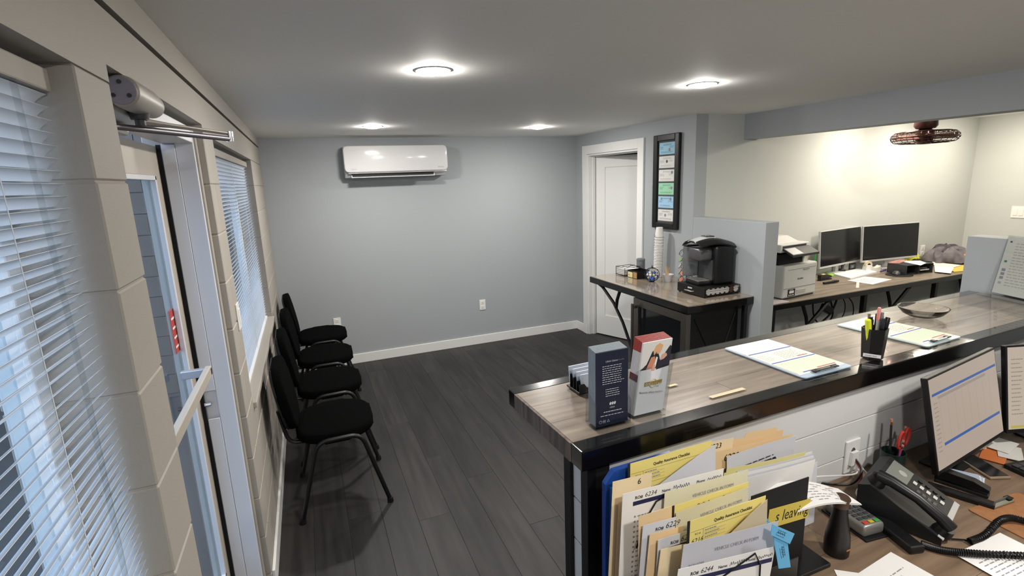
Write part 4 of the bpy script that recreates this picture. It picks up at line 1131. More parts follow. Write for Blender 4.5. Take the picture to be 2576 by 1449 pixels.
def checklist(label, tl, tr, Y, num, h=.25):
    t, F, w, h = sheet('checklist', label, 'checklist', tl, tr, Y, h, M_yellow, G)
    edge_strip(t, F, h)
    text('Quality Assurance Checklist', .0108, M_ink, t, F @ Matrix.Translation((.075, -.022, 0)), bold=.0003, sx=.92)
    text('RO #', .007, M_ink, t, F @ Matrix.Translation((.022, -.040, 0)))
    text(num, .017, M_ink, t, F @ Matrix.Translation((.012, -.060, 0)), shear=.2)
    q = [(.01, -.030, w, -.0294), (.045, -.064, .0456, -.030), (.008, -.066, w, -.0654), (.008, -.10, w, -.0994)] + [(.048, -.04-.009*j, .11, -.0396-.009*j) for j in range(3)]
    bars(q, 'ruled_lines', M_ink, t, F)['kind'] = 'stuff'
    bars(textlines(.012, -.083, .1, 2, .012, .004, .1) + textlines(.05, -.037, .05, 3, .009, .003), 'small_print', M_inkg, t, F)['kind'] = 'stuff'
    return t, F, w, h
def checkin(label, tl, tr, Y, h, m, curl=None, num='6219'):
    t, F, w, h = sheet('checkin_form', label, 'form', tl, tr, Y, h, m, G, curl=curl, n=8)
    F = F @ Matrix.Translation((0, 0, .001))
    if not curl:
        text('VEHICLE CHECK-IN FORM', .0125, M_inkg, t, F @ Matrix.Translation((w*.32, -.034, 0)), sx=.9)
        text('RO# ' + num, .010, M_inkg, t, F @ Matrix.Translation((.02, -.058, 0)))
        q = [(.02, -.066, w-.03, -.0655), (.02, -.088, w-.03, -.0875), (.02, -.088, .0205, -.066), (.09, -.088, .0905, -.066), (w-.03, -.088, w-.0295, -.066), (.16, -.088, .1605, -.066)]
        bars(q, 'ruled_lines', M_inkg, t, F)['kind'] = 'stuff'
        stroke([(.04, -.12), (.05, -.105), (.09, -.102), (.105, -.112), (.118, -.118)], .0012, 'car_outline', M_inkg, t, F)
    return t, F, w, h
# back to front
def folder(label, tl, tr, Y, m, tab=None, zbot=KZ+.013, txt=None, name='manila_folder'):
    t, F, w, h = sheet(name, label, 'folder', tl, tr, Y, .3, m, G, zbot=zbot)
    B().box(.004, w+.003, -h, -.006, -.006, -.0052, M=F).build('back_leaf', m, t, True)
    if tab:
        B().prism([(tab[0], -.002), (tab[1], -.002), (tab[1]-.006, .012), (tab[0]+.006, .012)], -.0008, 0, F).build('tab', m, t, True)
    if txt: text(txt[0], txt[1], M_ink, t, F @ Matrix.Translation((txt[2], txt[3], .0006)), shear=.1)
    return t
folder('rearmost manila folder with high tab in the file sorter', (1789, 1116), (1970, 1080), -4.282, M_manila, tab=(.12, .25))
folder('manila folder numbered 6223 near the back of the sorter', (1770, 1116), (1845, 1100), -4.288, M_manila2, txt=('6223', .022, .02, -.022))
folder('manila folder numbered 6220 with grey forms behind it', (1786, 1140), (1993, 1092), -4.298, M_manila, txt=('6220', .028, .05, -.034))
o, F, w, h = sheet('work_order', 'grey curled work order in front of the 6220 folder', 'form', (1828, 1150), (1990, 1090), -4.306, .26, M_papercool, G, curl=lambda u, v: (.02*max(0, u+v-1.1)**2, 0, 0), zbot=KZ+.013)
bars([(.02, -.064, w-.01, -.055)], 'navy_bar', M_navy, o, F @ Matrix.Translation((0, 0, .004)))
bars(textlines(.03, -.045, w-.06, 2, .01, .003, .2), 'small_print', M_ink, o, F @ Matrix.Translation((0, 0, .004)))['kind'] = 'stuff'
checklist('yellow quality checklist numbered 6231 at the back left of the sorter', (1579, 1168), (1790, 1108), -4.338, '6231', h=.34)
checkin('pale check-in form curling over the first yellow checklist', (1600, 1180), (1790, 1112), -4.334-.016, .33, M_papercool, curl=lambda u, v: (.004+.01*v*u, .0 + .03*(1-u)*v, -.075*(1-u)**1.2*v))
# blue binder
bb = thing('blue_binder', 'bright blue plastic binder at the left of the file sorter', 'binder', (1.08, -4.33, KZ+.012))
pb = ony(1521, 1190, -4.325)
Fb = frame((pb.x, -4.325, KZ+.013), (1, 0, 0), Z3)
hb = pb.z - KZ - .013
B().prism([(0, .03), (.02, 0), (.22, 0), (.20, hb+.004), (.025, hb), (.0, hb-.03)], -.012, .004, Fb).build('cover', M_blue, bb, True)
B().box(.012, .02, .03, hb-.04, .004, .006, M=Fb).build('spine_ridge', mat('blue_binder_light', '#3f72c4', .3), bb, True)
folder('manila folder in front of the blue binder', (1541, 1212), (1640, 1188), -4.357, M_manila2, txt=('6', .022, .07, -.022))
folder('second manila folder pressed against the first white work order', (1556, 1262), (1640, 1240), -4.368, M_manila)
# stack of white pages leaning right
for i in range(5):
    o, F, w, h = sheet('loose_page', ['rear', 'second', 'middle', 'fourth', 'front'][i] + ' loose white page of the sheaf at the right of the sorter', 'paper', (1860-6*i, 1176+9*i), (2032+2*i, 1140+5*i), -4.315-.006*i, .22, M_paper if i % 2 == 0 else M_papercool, 'loose white pages at the sorter', curl=lambda u, v: (.012*u*v, 0, .012*u*u))
o, F, w, h = sheet('loose_page', 'yellow page curling out behind the white sheaf', 'paper', (1822, 1180), (2010, 1136), -4.312, .2, mat('pale_yellow_paper', '#ded493', .8), G, curl=lambda u, v: (.02*u*v, 0, .01*u*u))
form6('white work order numbered 6234 in the middle of the sorter', (1566, 1243), (1820, 1178), -4.392, '6234', h=.32)
checkin('pale yellow check-in form standing behind the second checklist', (1672, 1238), (1882, 1181), -4.404, .27, mat('pale_cream_paper', '#dcd8bd', .8), num='6227A')
edge_strip(o, F, .01)
checklist('yellow quality checklist half hidden by a cream form', (1690, 1274), (1883, 1212), -4.430, '6224', h=.22)
checkin('cream check-in form in front of the second yellow checklist', (1700, 1290), (1883, 1225), -4.436, .2, mat('pale_cream_paper2', '#d2cdb4', .8), num='6224')
folder('manila folder left of the 6229 work order', (1606, 1300), (1690, 1272), -4.454, M_manila)
form6('work order numbered 6229 left of the cream forms', (1617, 1322), (1700, 1300), -4.462, '6229', rest=False, person=False, nsz=.020, m=M_papercool)
folder('middle manila folder between the two small work orders', (1634, 1344), (1720, 1322), -4.470, M_manila)
form6('work order numbered 6249 below the 6229 one', (1655, 1358), (1735, 1333), -4.478, '6249', rest=False, person=False, nsz=.020, m=M_papercool)
folder('lowest manila folder nearest the bottom edge', (1662, 1382), (1745, 1362), -4.486, M_manila2)
checklist('nearest yellow checklist numbered 6216', (1729, 1313), (1926, 1246), -4.503, '6216', h=.28)
checkin('tan shaded form curling over the 6216 checklist', (1740, 1330), (1922, 1250), -4.5065-.01, .26, mat('tan_form', '#c9b99a', .8), curl=lambda u, v: (.003+.006*v*u, .03*(1-u)*v, -.09*(1-u)**1.1*v))
checkin('nearest grey check-in form at the front of the sorter', (1719, 1371), (1958, 1310), -4.531, .27, mat('grey_form', '#bfbfc6', .75), num='6244')
form6('nearest white work order numbered 6244 at the bottom edge', (1706, 1432), (1950, 1374), -4.552, '6244', h=.24)
# binder straps (black elastic) seen on the two work orders
for (tl, Y, lb) in (((1690, 1240), -4.3955, 'black elastic strap across the rear white work order'), ((1900, 1392), -4.5555, 'black elastic strap across the nearest white work order')):
    a = ony(*tl, Y)
    o = B().tube([a, a+Vector((-.045, 0, -.01)), a+Vector((-.075, 0, -.05)), a+Vector((-.10, 0, -.12))] if Y > -4.5 else [a+Vector((-.10, 0, -.03)), a, a+Vector((.018, 0, -.035)), a+Vector((.02, 0, -.14))], .002, 6).build('elastic_strap', M_black)
    tag(o, lb, 'strap')
# blue tags
for (pts, Y, lb) in (([(1906, 1318), (1929, 1303), (1938, 1316), (1914, 1324)], -4.5225, 'small blue key tag peeking above the grey check-in form'),
                     ([(1942, 1318), (1998, 1342), (1986, 1368), (1938, 1345)], -4.560, 'upper blue key tag clipped to the front forms'),
                     ([(1944, 1348), (1980, 1360), (1988, 1426), (1958, 1430)], -4.557, 'long blue key tag hanging below the other tag')):
    P = [ony(u, w, Y) for u, w in pts]
    t = thing('key_tag', lb, 'tag', P[3], group='blue key tags')
    Fm = frame((0, Y, 0), (1, 0, 0), Z3)
    B().prism([(p.x, p.z) for p in P], 0, .0012, Fm).build('tag_card', M_tagblue, t, True)
    ex = (P[1]-P[0]).normalized() if 'long' not in lb else (P[3]-P[0]).normalized(); c0 = (P[0]+P[1]+P[2]+P[3])/4
    Ft = frame(c0 + Vector((0, -.0016, 0)), ex, Vector((-ex.z, 0, ex.x)) if 'long' not in lb else Vector((ex.z*-1, 0, ex.x)))
    bars([(-.02, .006-.006*j, .012, .0068-.006*j) for j in range(3)], 'tag_print', M_navy, t, Ft)['kind'] = 'stuff'
    stroke(scribble(-.02, -.002, .03, .006, 8), .0009, 'handwriting', M_ink, t, Ft)
# sheets hanging right of the sorter
o, F, w, h = sheet('loose_page', 'grey page standing at the right end of the sorter', 'paper', (1994, 1184), (2056, 1160), -4.33, .21, M_papercool, G)
bars(textlines(.01, -.03, .04, 12, .014, .003, .5), 'small_print', M_inkg, o, F)['kind'] = 'stuff'
# open booklet bending out over the card terminal
A0 = Vector((1.42, -4.325, .905)); 
def bk(u, v):
    base = Vector((1.42, -4.325, .905)).lerp(Vector((1.47, -4.425, .888)), 1-v)
    end = Vector((1.668, -4.40, .885)).lerp(Vector((1.665, -4.468, .880)), 1-v)
    p = base.lerp(end, u); p.z += .028*math.sin(math.pi*min(1, u*1.05))*(.5+.5*v)
    return p
bkt = thing('booklet', 'white stapled booklet bending out over the card terminal', 'booklet', (1.45, -4.38, .88))
for i in range(3):
    B().grid(lambda u, v, i=i: bk(u*(1-.01*i), v) + Vector((0, 0, .0022*i)), 10, 4, .001).build('page', M_paper, bkt, True, smooth=True)
def bkp(u, v): return bk(u, v) + Vector((0, 0, .0062))
b = B()
for j in range(7):
    v0 = .15+.11*j
    for i in range(8):
        if random.random() < .25: continue
        b.quad([bkp(.25+.08*i, v0), bkp(.25+.08*i+.06, v0), bkp(.25+.08*i+.06, v0+.025), bkp(.25+.08*i, v0+.025)])
b.build('booklet_print', M_inkg, bkt, True)['kind'] = 'stuff'
# ================================================================== REST OF THE STAFF DESK
# wall plate with cables
wp = ony(2143, 1140, -4.222)
YS = lambda x: RO.y + (bv0+.001) * math.cos(ANG) + (x-RO.x)*math.tan(ANG)
pc_ = Vector((2.05, YS(2.05), .82)); pc_ = ony(2140, 1145, YS(2.03)); pc_.y = YS(pc_.x)
wpl = thing('cable_plate', 'white wall plate with cable slot on the shiplap', 'cable plate', pc_)
wpl.matrix_basis = frame(pc_, EX, Z3)
B().box(-.038, .038, -.062, .062, 0, .007, bev=.003).build('cover_plate', M_white, wpl)
B().lathe([(.001, .0075), (.016, .0075)], n=16, cap=False, sy=2.1).build('cable_slot', M_dkgrey, wpl)
B().prism([(-.02, -.03), (.02, -.03), (.016, .02), (-.016, .02)], .007, .018, Matrix.Identity(4)).build('hood', M_white, wpl)
def cable(label, pts, r, m, name='cable'):
    pts = [Vector(p) for p in pts]; out = []
    for i in range(len(pts)-1):
        p0 = pts[max(i-1, 0)]; p1 = pts[i]; p2 = pts[i+1]; p3 = pts[min(i+2, len(pts)-1)]
        for k in range(6):
            t = k/6; out.append(.5*((2*p1) + (p2-p0)*t + (2*p0-5*p1+4*p2-p3)*t*t + (3*p1-p0-3*p2+p3)*t**3))
    out.append(pts[-1])
    return tag(B().tube(out, r, 7).build(name, m, smooth=True), label, 'cable')
hole = pc_ + Vector((.004, -.012, -.012))
M_cabw = mat('white_cable', '#dcdad6', .4); M_cabr = mat('red_cable', '#a8322c', .4)
cable('thick white cable dropping from the wall plate to the desk', [hole, hole+Vector((.02, -.03, -.04)), Vector((2.02, -4.27, .745)), onz(2155, 1240, KZ+.005), onz(2200, 1290, KZ+.005), onz(2225, 1290, KZ+.005)], .0042, M_cabw)
cable('white cable running left from the wall plate behind the forms', [hole, hole+Vector((-.03, -.03, -.03)), ony(2050, 1200, -4.30), ony(1990, 1215, -4.31)], .003, M_cabw)
cable('red cable leaving the wall plate', [hole, hole+Vector((0, -.03, -.035)), hole+Vector((-.06, -.045, -.075)), onz(2080, 1225, KZ+.004)], .0036, M_cabr)
cable('black cable leaving the wall plate', [hole+Vector((0, 0, .008)), hole+Vector((-.01, -.035, -.02)), hole+Vector((-.075, -.045, -.05)), onz(2065, 1215, KZ+.004)], .0036, M_black)
# bottle
bt = (onz(2071, 1388, KZ) + onz(2124, 1388, KZ))/2; bt = Vector((1.625, -4.437, KZ))
bo = thing('flashlight_bottle', 'dark tapered bottle standing before the card terminal', 'bottle', bt)
B().lathe([(.028, 0), (.032, .004), (.033, .03), (.031, .06), (.020, .125), (.0185, .15)], n=24).build('body', mat('dark_bottle', '#161414', .35), bo, smooth=True)
B().lathe([(.0205, .15), (.0225, .153), (.0225, .175), (.019, .18)], n=20).build('cap', mat('bottle_cap_brown', '#4a3528', .35), bo, smooth=True)
B().box(-.006, .008, -.0335, -.0325, .028, .032).build('orange_mark', mat('orange_mark', '#b0703a', .5), bo)
# card terminal
tl_, tr_, br_, bl_ = [onz(*p, KZ+.028) for p in ((2120, 1272), (2168, 1268), (2200, 1322), (2148, 1345))]
ctn = (tl_+tr_+br_+bl_)/4; exd = ((tr_-tl_)+(br_-bl_)); exd.z = 0; exd.normalize()
term = thing('card_terminal', 'grey card payment terminal with keypad under the booklet', 'card terminal', (ctn.x, ctn.y, KZ), math.atan2(exd.y, exd.x))
B().box(-.04, .04, -.055, .085, .002, .04, bev=.010, seg=3).build('body', mat('terminal_silver', '#8b8a86', .35, metal=.5), term, smooth=True)
B().box(-.045, .045, -.07, .09, 0, .006, bev=.002).build('cradle', M_blackpl, term)
B().box(-.03, .03, .045, .078, .040, .042, bev=.001).build('display', M_screen_off, term)
for r in range(4):
    for q in range(3):
        B().box(-.029+.021*q, -.013+.021*q, .022-.0165*r, .034-.0165*r, .040, .0435, bev=.002).build('key', M_dkgrey, term)
for q, cl in enumerate(('#c2402f', '#c9a92e', '#3f9a4a')): B().box(-.029+.021*q, -.013+.021*q, -.046, -.034, .040, .0435, bev=.002).build('key', mat('key_'+cl[1:], cl, .4), term)
# black adapter box
p4 = [onz(*p, KZ+.02) for p in ((2200, 1308), (2228, 1300), (2313, 1365), (2290, 1380))]
c4 = sum(p4, Vector())/4; l4 = (p4[2]-p4[1]); a4 = math.atan2(l4.y, l4.x)
o = B().box(-.072, .072, -.024, .024, 0, .024, bev=.006).build('power_adapter', M_blackpl); o.location = (c4.x, c4.y, KZ); o.rotation_euler = (0, 0, a4)
tag(o, 'long black power adapter lying between terminal and phone', 'power adapter')
# desk phone
ph_tl, ph_tr, ph_br, ph_bl = onz(2205, 1180, KZ+.075), onz(2330, 1183, KZ+.075), onz(2412, 1270, KZ+.012), onz(2368, 1365, KZ+.012)
ph = thing('desk_phone', 'black office desk phone with handset and coiled cord', 'telephone', (ph_bl.x, ph_bl.y, KZ))
exp_ = (ph_br-ph_bl); exp_.z = 0; wph = exp_.length; exp_.normalize(); eyp = Vector((-exp_.y, exp_.x, 0))
Lp = max((ph_tl-ph_bl).dot(eyp), .2)
PMx = frame((ph_bl.x, ph_bl.y, KZ), exp_, eyp)
wph, Lp = .235, .215
side = [(0, 0), (Lp, 0), (Lp, .10), (Lp-.03, .112), (0, .022)]
b = B().prism([(y, z) for y, z in side], 0, wph, PMx @ Matrix(((0, 0, 1, 0), (1, 0, 0, 0), (0, 1, 0, 0), (0, 0, 0, 1))))
b.build('body', mat('phone_body', '#1d1e20', .4), ph, True)
sl = math.atan2(.09, Lp-.03)
FP = PMx @ Matrix.Translation((0, 0, .022)) @ Matrix.Rotation(sl, 4, 'X')     # face frame: x across, y up the slope, z out
Lf = math.hypot(Lp-.03, .09)
B().box(.085, wph-.012, Lf-.075, Lf-.012, .0, .003, bev=.001, M=FP).build('display', mat('phone_lcd', '#7d8078', .3), ph, True)
B().box(.0, wph, -.004, .012, -.002, .002, bev=.001, M=FP).build('silver_lip', mat('phone_lip', '#b5b3af', .4), ph, True)
for r in range(4):
    for q in range(3): B().box(.09+.022*q, .106+.022*q, .045+.016*r, .056+.016*r, 0, .004, bev=.0015, M=FP).build('key', mat('phone_key', '#55565a', .45), ph, True)
for r in range(5): B().box(.17, .186, .03+.02*r, .042+.02*r, 0, .003, bev=.001, M=FP).build('label_key', mat('phone_label', '#cfcdc6', .5), ph, True)
for r in range(4): B().cyl(FP @ Vector((.207, .04+.022*r, 0)), FP @ Vector((.207, .04+.022*r, .004)), .007, n=12).build('round_key', M_blackpl, ph, True)
B().cyl(FP @ Vector((.178, .155, 0)), FP @ Vector((.178, .155, .004)), .013, n=16).build('navigation_key', mat('phone_nav', '#a9a7a2', .4), ph, True)
# handset on the left of the face
hpts = [FP @ Vector((.035, .0, .026)), FP @ Vector((.034, .03, .036)), FP @ Vector((.034, .10, .043)), FP @ Vector((.034, .17, .036)), FP @ Vector((.035, .205, .024))]
hs = B().tube(hpts, [.020, .017, .0155, .017, .021], 14).build('handset', M_blackpl, ph, True, True)
for yy in (.008, .198): B().cyl(FP @ Vector((.035, yy, .0)), FP @ Vector((.035, yy, .022)), .026, .022, n=18).build('handset_cup', M_blackpl, hs, True, True)
# coiled cord
def coil(name, label, path, rc_, rw, turns):
    pts = [Vector(p) for p in path]; dense = []
    for i in range(len(pts)-1):
        p0 = pts[max(i-1, 0)]; p1 = pts[i]; p2 = pts[i+1]; p3 = pts[min(i+2, len(pts)-1)]
        for k in range(30):
            t = k/30; dense.append(.5*((2*p1) + (p2-p0)*t + (2*p0-5*p1+4*p2-p3)*t*t + (3*p1-p0-3*p2+p3)*t**3))
    dense.append(pts[-1]); out = []; N = len(dense)
    M_ = turns*9
    for q in range(M_):
        s = q/(M_-1)*(N-1); i = min(int(s), N-2); f = s-i; p = dense[i].lerp(dense[i+1], f); tg = (dense[i+1]-dense[i]).normalized()
        sx_ = tg.cross(Z3).normalized(); up_ = sx_.cross(tg); a = 2*math.pi*q/9
        out.append(p + (sx_*math.cos(a) + up_*math.sin(a))*rc_)
    return B().tube(out, rw, 5).build(name, M_black, smooth=True)
zc = KZ+.011
o = coil('coiled_cord', '', [onz(2318, 1368, zc), onz(2370, 1384, zc), onz(2450, 1392, zc+.006), onz(2576, 1398, zc+.006), onz(2700, 1402, zc)], .0078, .0026, 60)
tag(o, 'black coiled phone cord running along the desk to the right edge', 'cord')
o = coil('coiled_cord', '', [onz(2440, 1362, zc), onz(2480, 1345, zc+.004), onz(2512, 1312, zc+.010), onz(2545, 1303, zc+.010), onz(2600, 1318, zc)], .0078, .0026, 38)
tag(o, 'second coil of black cord lying on the brown clipboard', 'cord')
o = B().tube([onz(2365, 1346, KZ+.012), onz(2395, 1356, KZ+.006), onz(2425, 1358, KZ+.006), onz(2440, 1362, KZ+.011)], .0025, 6).build('cord_lead', M_black)
tag(o, 'short straight lead joining handset and coiled cord', 'cord')
# brown clipboard
bc0 = onz(2433, 1283, KZ); bc1 = onz(2560, 1240, KZ); exb = (bc1-bc0); exb.z = 0; exb.normalize(); eyb = Vector((-exb.y, exb.x, 0))
t3, F3 = clipboard('clipboard', 'brown hardboard clipboard on the staff desk', bc0 - eyb*.318, exb, eyb, mat('hardboard_brown', '#9a6b45', .55, var=.12, scale=(60, 60, 60)), w=.245, h=.318, z=KZ)
# papers lying on the desk
def flat_paper(label, corner, dirp, w, h, z, m=M_paper, lines=True, cat='paper', n=12, title=None):
    ex = Vector((dirp[0], dirp[1], 0)).normalized(); ey = Vector((-ex.y, ex.x, 0))
    t = thing('paper_sheet', label, cat, (corner.x, corner.y, z)); Fm = frame((corner.x, corner.y, z), ex, ey)
    B().box(0, w, 0, h, .0002, .0008, M=Fm).build('page', m, t, True)
    if lines: bars(textlines(.02, h-.05, w-.05, n, (h-.08)/n, .003, .4), 'page_print', M_inkg, t, Fm, dz=.0011)['kind'] = 'stuff'
    if title: text(title, .009, M_ink, t, Fm @ Matrix.Translation((.02, h-.03, .0011)), bold=.0002)
    return t
q0, q1 = onz(2149, 1449, KZ), onz(2241, 1389, KZ)
dq = (q1-q0); flat_paper('white invoice page at the bottom edge below the bottle', q1 - dq.normalized()*.216 + Vector((dq.y, -dq.x, 0)).normalized()*.279, (dq.x, dq.y), .216, .279, KZ, n=14, title='INVOICE')
q0, q1 = onz(2400, 1396, KZ+.002), onz(2518, 1341, KZ+.002)
dq = (q1-q0); flat_paper('white printed page under the coiled cord at lower right', q0 + Vector((dq.y, -dq.x, 0)).normalized()*.279, (dq.x, dq.y), .216, .279, KZ+.0045, n=16)
q0 = onz(2098, 1434, KZ); flat_paper('corner of a white sheet at the very bottom edge', q0 - Vector((.60, .80, 0))*.279, (.80, -.60), .216, .279, KZ+.001, lines=False)
# mobile phone
mp_ = [onz(*p, KZ+.010) for p in ((2424, 1160), (2452, 1144), (2516, 1182), (2490, 1200))]
cmb = sum(mp_, Vector())/4; am = math.atan2((mp_[2]-mp_[1]).y, (mp_[2]-mp_[1]).x)
mob = thing('mobile_phone', 'black mobile phone in tan case in front of the lit monitor', 'mobile phone', (cmb.x, cmb.y, KZ), am)
B().box(-.075, .075, -.037, .037, 0, .010, bev=.004).build('case', mat('tan_case', '#8d7a63', .6), mob)
B().box(-.069, .069, -.033, .033, .010, .0108).build('screen', M_screen_off, mob)
# stapler, tray, small things
stp = onz(2420, 1215, KZ+.02)
sp_ = thing('stapler', 'black desk stapler below the lit monitor', 'stapler', (stp.x, stp.y, KZ), math.radians(-72))
B().box(-.07, .07, -.018, .018, 0, .012, bev=.003).build('base', M_blackpl, sp_)
B().prism([(-.07, .018), (.07, .02), (.07, .03), (.03, .045), (-.06, .05), (-.072, .04)], -.016, .016, Matrix.Rotation(math.pi/2, 4, 'X')).build('arm', M_blackpl, sp_)
B().box(-.071, -.05, -.012, .012, .010, .045).build('hinge', M_black, sp_)
stp = onz(2415, 1245, KZ+.01)
o = B().box(-.085, .085, -.016, .016, 0, .018, bev=.004).build('hole_punch', M_blackpl); o.location = (stp.x, stp.y, KZ); o.rotation_euler = (0, 0, math.radians(-68))
tag(o, 'long black desk tool lying beside the telephone', 'desk tool')
stp = onz(2440, 1188, KZ+.02)
for i in range(4):
    o = B().box(-.04, .04, -.024, .024, 0, .0022).build('sticky_card', mat('card_pale_%d' % (i % 2), ['#cfd3dc', '#aab4c8'][i % 2], .6)); o.location = (stp.x-.004*i, stp.y+.003*i, KZ+.0023*i); o.rotation_euler = (0, 0, math.radians(-66+3*i))
    tag(o, ['lowest', 'second', 'third', 'topmost'][i] + ' pale card in the little pile by the stapler', 'card', 'pile of pale cards')
for i, (u, w, cl, a, lb) in enumerate(((2520, 1120, '#d9d7d0', 10, 'upper white note slip by the right monitor'), (2540, 1138, '#d2cfc9', 28, 'folded white leaflet by the right monitor'), (2500, 1145, '#c7703a', 20, 'orange printed leaflet by the right monitor'))):
    p = onz(u, w, KZ+.004+.004*(2-i))
    o = B().box(-.06, .06, -.035, .035, 0, .002).build('leaflet', mat('leaflet_'+cl[1:], cl, .6)); o.location = p; o.rotation_euler = (0, 0, math.radians(a)); tag(o, lb, 'leaflet')
p = onz(2483, 1115, KZ+.03)
o = B().grid(lambda u, v: (p.x-.03+.06*u, p.y + .02*abs(2*u-1), KZ + .0005 + .075*v), 2, 1, .001).build('folded_card', mat('cream_card', '#d6d0c0', .7)); tag(o, 'cream folded card standing under the left lit monitor', 'card')
# keyboard
kb = onz(2545, 1180, KZ)
kbt = thing('keyboard', 'black keyboard at the right edge of the staff desk', 'keyboard', (kb.x+.19, kb.y-.085, KZ), math.radians(-9))
B().box(-.22, .22, -.07, .07, 0, .016, bev=.004).build('case', M_blackpl, kbt)
for r in range(5):
    for q in range(14): B().box(-.208+.030*q, -.182+.030*q, -.058+.023*r, -.038+.023*r, .016, .021, bev=.0015, seg=1).build('key', M_dkgrey, kbt)
# pencil cup, pencils, scissors
pcp = Vector((2.15, -4.255, KZ))
dc2 = thing('pencil_cup', 'dark green pencil cup behind the telephone', 'pencil cup', pcp)
B().lathe([(.036, 0), (.038, .095), (.035, .095), (.033, .005), (.001, .004)], n=20).build('cup_body', mat('dark_green_cup', '#1a2a25', .4), dc2, smooth=True)
for i, (dx, dy, tx, ty, Lz, cl, lb) in enumerate(((-.015, .0, -.012, .012, .215, '#17161a', 'black pencil standing tallest behind the scissors'), (.018, .0, .06, .004, .175, '#17161a', 'black pencil leaning right behind the lit monitor'), (.0, -.01, .02, -.015, .14, '#2e62a8', 'blue pen beside the scissors'), (.008, .004, .012, -.02, .125, '#b0416a', 'pink pen beside the scissors'))):
    p0 = pcp + Vector((dx*.8, dy, .006)); p1 = pcp + Vector((tx, ty, Lz)); d = (p1-p0).normalized(); L = (p1-p0).length
    t = thing('pencil', lb, 'pencil', p0)
    B().tube([p0, p0+d*L*.9], .0042, 6).build('shaft', mat('pencil_'+cl[1:], cl, .4), t, True)
    B().tube([p0+d*L*.9, p0+d*L*.95], .0046, 8).build('ferrule', mat('brass', '#b08d57', .3, metal=1), t, True)
    B().tube([p0+d*L*.95, p0+d*L], .0043, 8).build('eraser', mat('eraser', '#b5766a', .7), t, True)
sc_ = thing('scissors', 'red handled scissors standing in the pencil cup', 'scissors', pcp)
for s, (ox, oz) in ((-1, (0, 0)), (1, (.03, .006))):
    c0 = pcp + Vector((.012+ox, -.012, .14+oz))
    B().tube([c0 + Vector((.013*math.cos(a)+.006*math.sin(a), 0, .03*math.sin(a))) for a in [2*math.pi*k/16 for k in range(16)]], .0045, 8, closed=True).build('handle_loop', mat('scissor_red', '#b8352d', .4), sc_, True, True)
B().box(pcp.x+.005, pcp.x+.015, pcp.y-.014, pcp.y-.011, pcp.z+.01, pcp.z+.12).box(pcp.x+.016, pcp.x+.026, pcp.y-.0105, pcp.y-.008, pcp.z+.01, pcp.z+.12).build('blades', M_chrome, sc_, True)
# lit monitors
def monitor(name, label, bl, br, h, up, screen_m, bezel, stand_z, thick=.02, bz=.007, chin=.016, cat='monitor', stand_m=None, back=.05):
    ex = (br-bl); w = ex.length; ex.normalize(); Fm = frame(bl, ex, up)
    t = thing(name, label, cat, ((bl+br)/2).x.__float__() and Vector((((bl+br)/2).x, ((bl+br)/2).y, stand_z)))
    B().box(0, w, 0, h, -thick, 0, bev=.003, M=Fm).build('housing', bezel, t, True)
    B().box(bz, w-bz, chin, h-bz, 0, .0008, M=Fm).build('screen', screen_m, t, True)
    cbk = Fm @ Vector((w/2, h*.35, -thick-.015)); nz_ = Vector((Fm[0][2], Fm[1][2], 0)).normalized()
    sm_ = stand_m or bezel
    B().box(w/2-.03, w/2+.03, h*.25, h*.5, -thick-.03, -thick, bev=.004, M=Fm).build('mount', sm_, t, True)
    B().box(-.025, .025, -.012, .012, stand_z+.008, cbk.z, M=Matrix.Translation((cbk.x, cbk.y, 0)) @ Matrix.Rotation(math.atan2(ex.y, ex.x), 4, 'Z')).build('stand_neck', sm_, t, True)
    B().box(-.10, .10, -.06, .05, stand_z, stand_z+.008, bev=.003, M=Matrix.Translation((cbk.x, cbk.y, 0)) @ Matrix.Rotation(math.atan2(ex.y, ex.x) + math.pi, 4, 'Z')).build('stand_base', sm_, t, True)
    return t, Fm, w
def atd(u, w, d): return CAM + ray(u, w)*(d/FPX)
M_lit = mat('lit_screen', '#0a0a0a', .3, emit='#b8a89a', es=.62)
bl = atd(2361, 1199, 1.72); br = atd(2529, 1080, 1.93); bl.z = .772; br.z = .79
mA, FA, wA = monitor('computer_monitor', 'lit monitor showing a table with two blue rows', bl, br, .335, Vector((0, .20, 1)), M_lit, M_blackpl, KZ)
E1 = mat('screen_blue', '#000000', .3, emit='#3d5f9c', es=.7); E2 = mat('screen_grey', '#000000', .3, emit='#a3978d', es=.6); E3 = mat('screen_line', '#000000', .3, emit='#a79a8e', es=.5)
hA = .335
bars([(.016, .268, wA-.014, .277)], 'header_row', E1, mA, FA, dz=.0012)
bars([(.06, .088, wA-.02, .098)], 'selected_row', E1, mA, FA, dz=.0012)
bars([(.05, .252, wA*.8, .262)], 'filter_row', E2, mA, FA, dz=.0012)
bars([(.06+.05*i, .105, .061+.05*i, .25) for i in range(8)] + textlines(.02, .24, .03, 12, .015, .004, .3), 'table_print', E3, mA, FA, dz=.0012)['kind'] = 'stuff'
bl2 = br + Vector((.012, -.002, 0)); br2 = bl2 + Vector((.50, -.16, 0))
mB, FB, wB = monitor('computer_monitor', 'second lit monitor with green blocks at the right edge', bl2, br2, .335, Vector((-.05, .20, 1)), mat('lit_screen_b', '#0a0a0a', .3, emit='#c2b3a3', es=.66), M_blackpl, KZ)
G1 = mat('screen_green', '#000000', .3, emit='#5f9a4a', es=.6)
for yy in (.285, .26, .235, .21, .185): bars([(.075, yy, .16, yy+.012)], 'green_cell', G1, mB, FB, dz=.0012)
bars(textlines(.02, .28, .05, 14, .016, .004, .4), 'table_print', E3, mB, FB, dz=.0012)['kind'] = 'stuff'
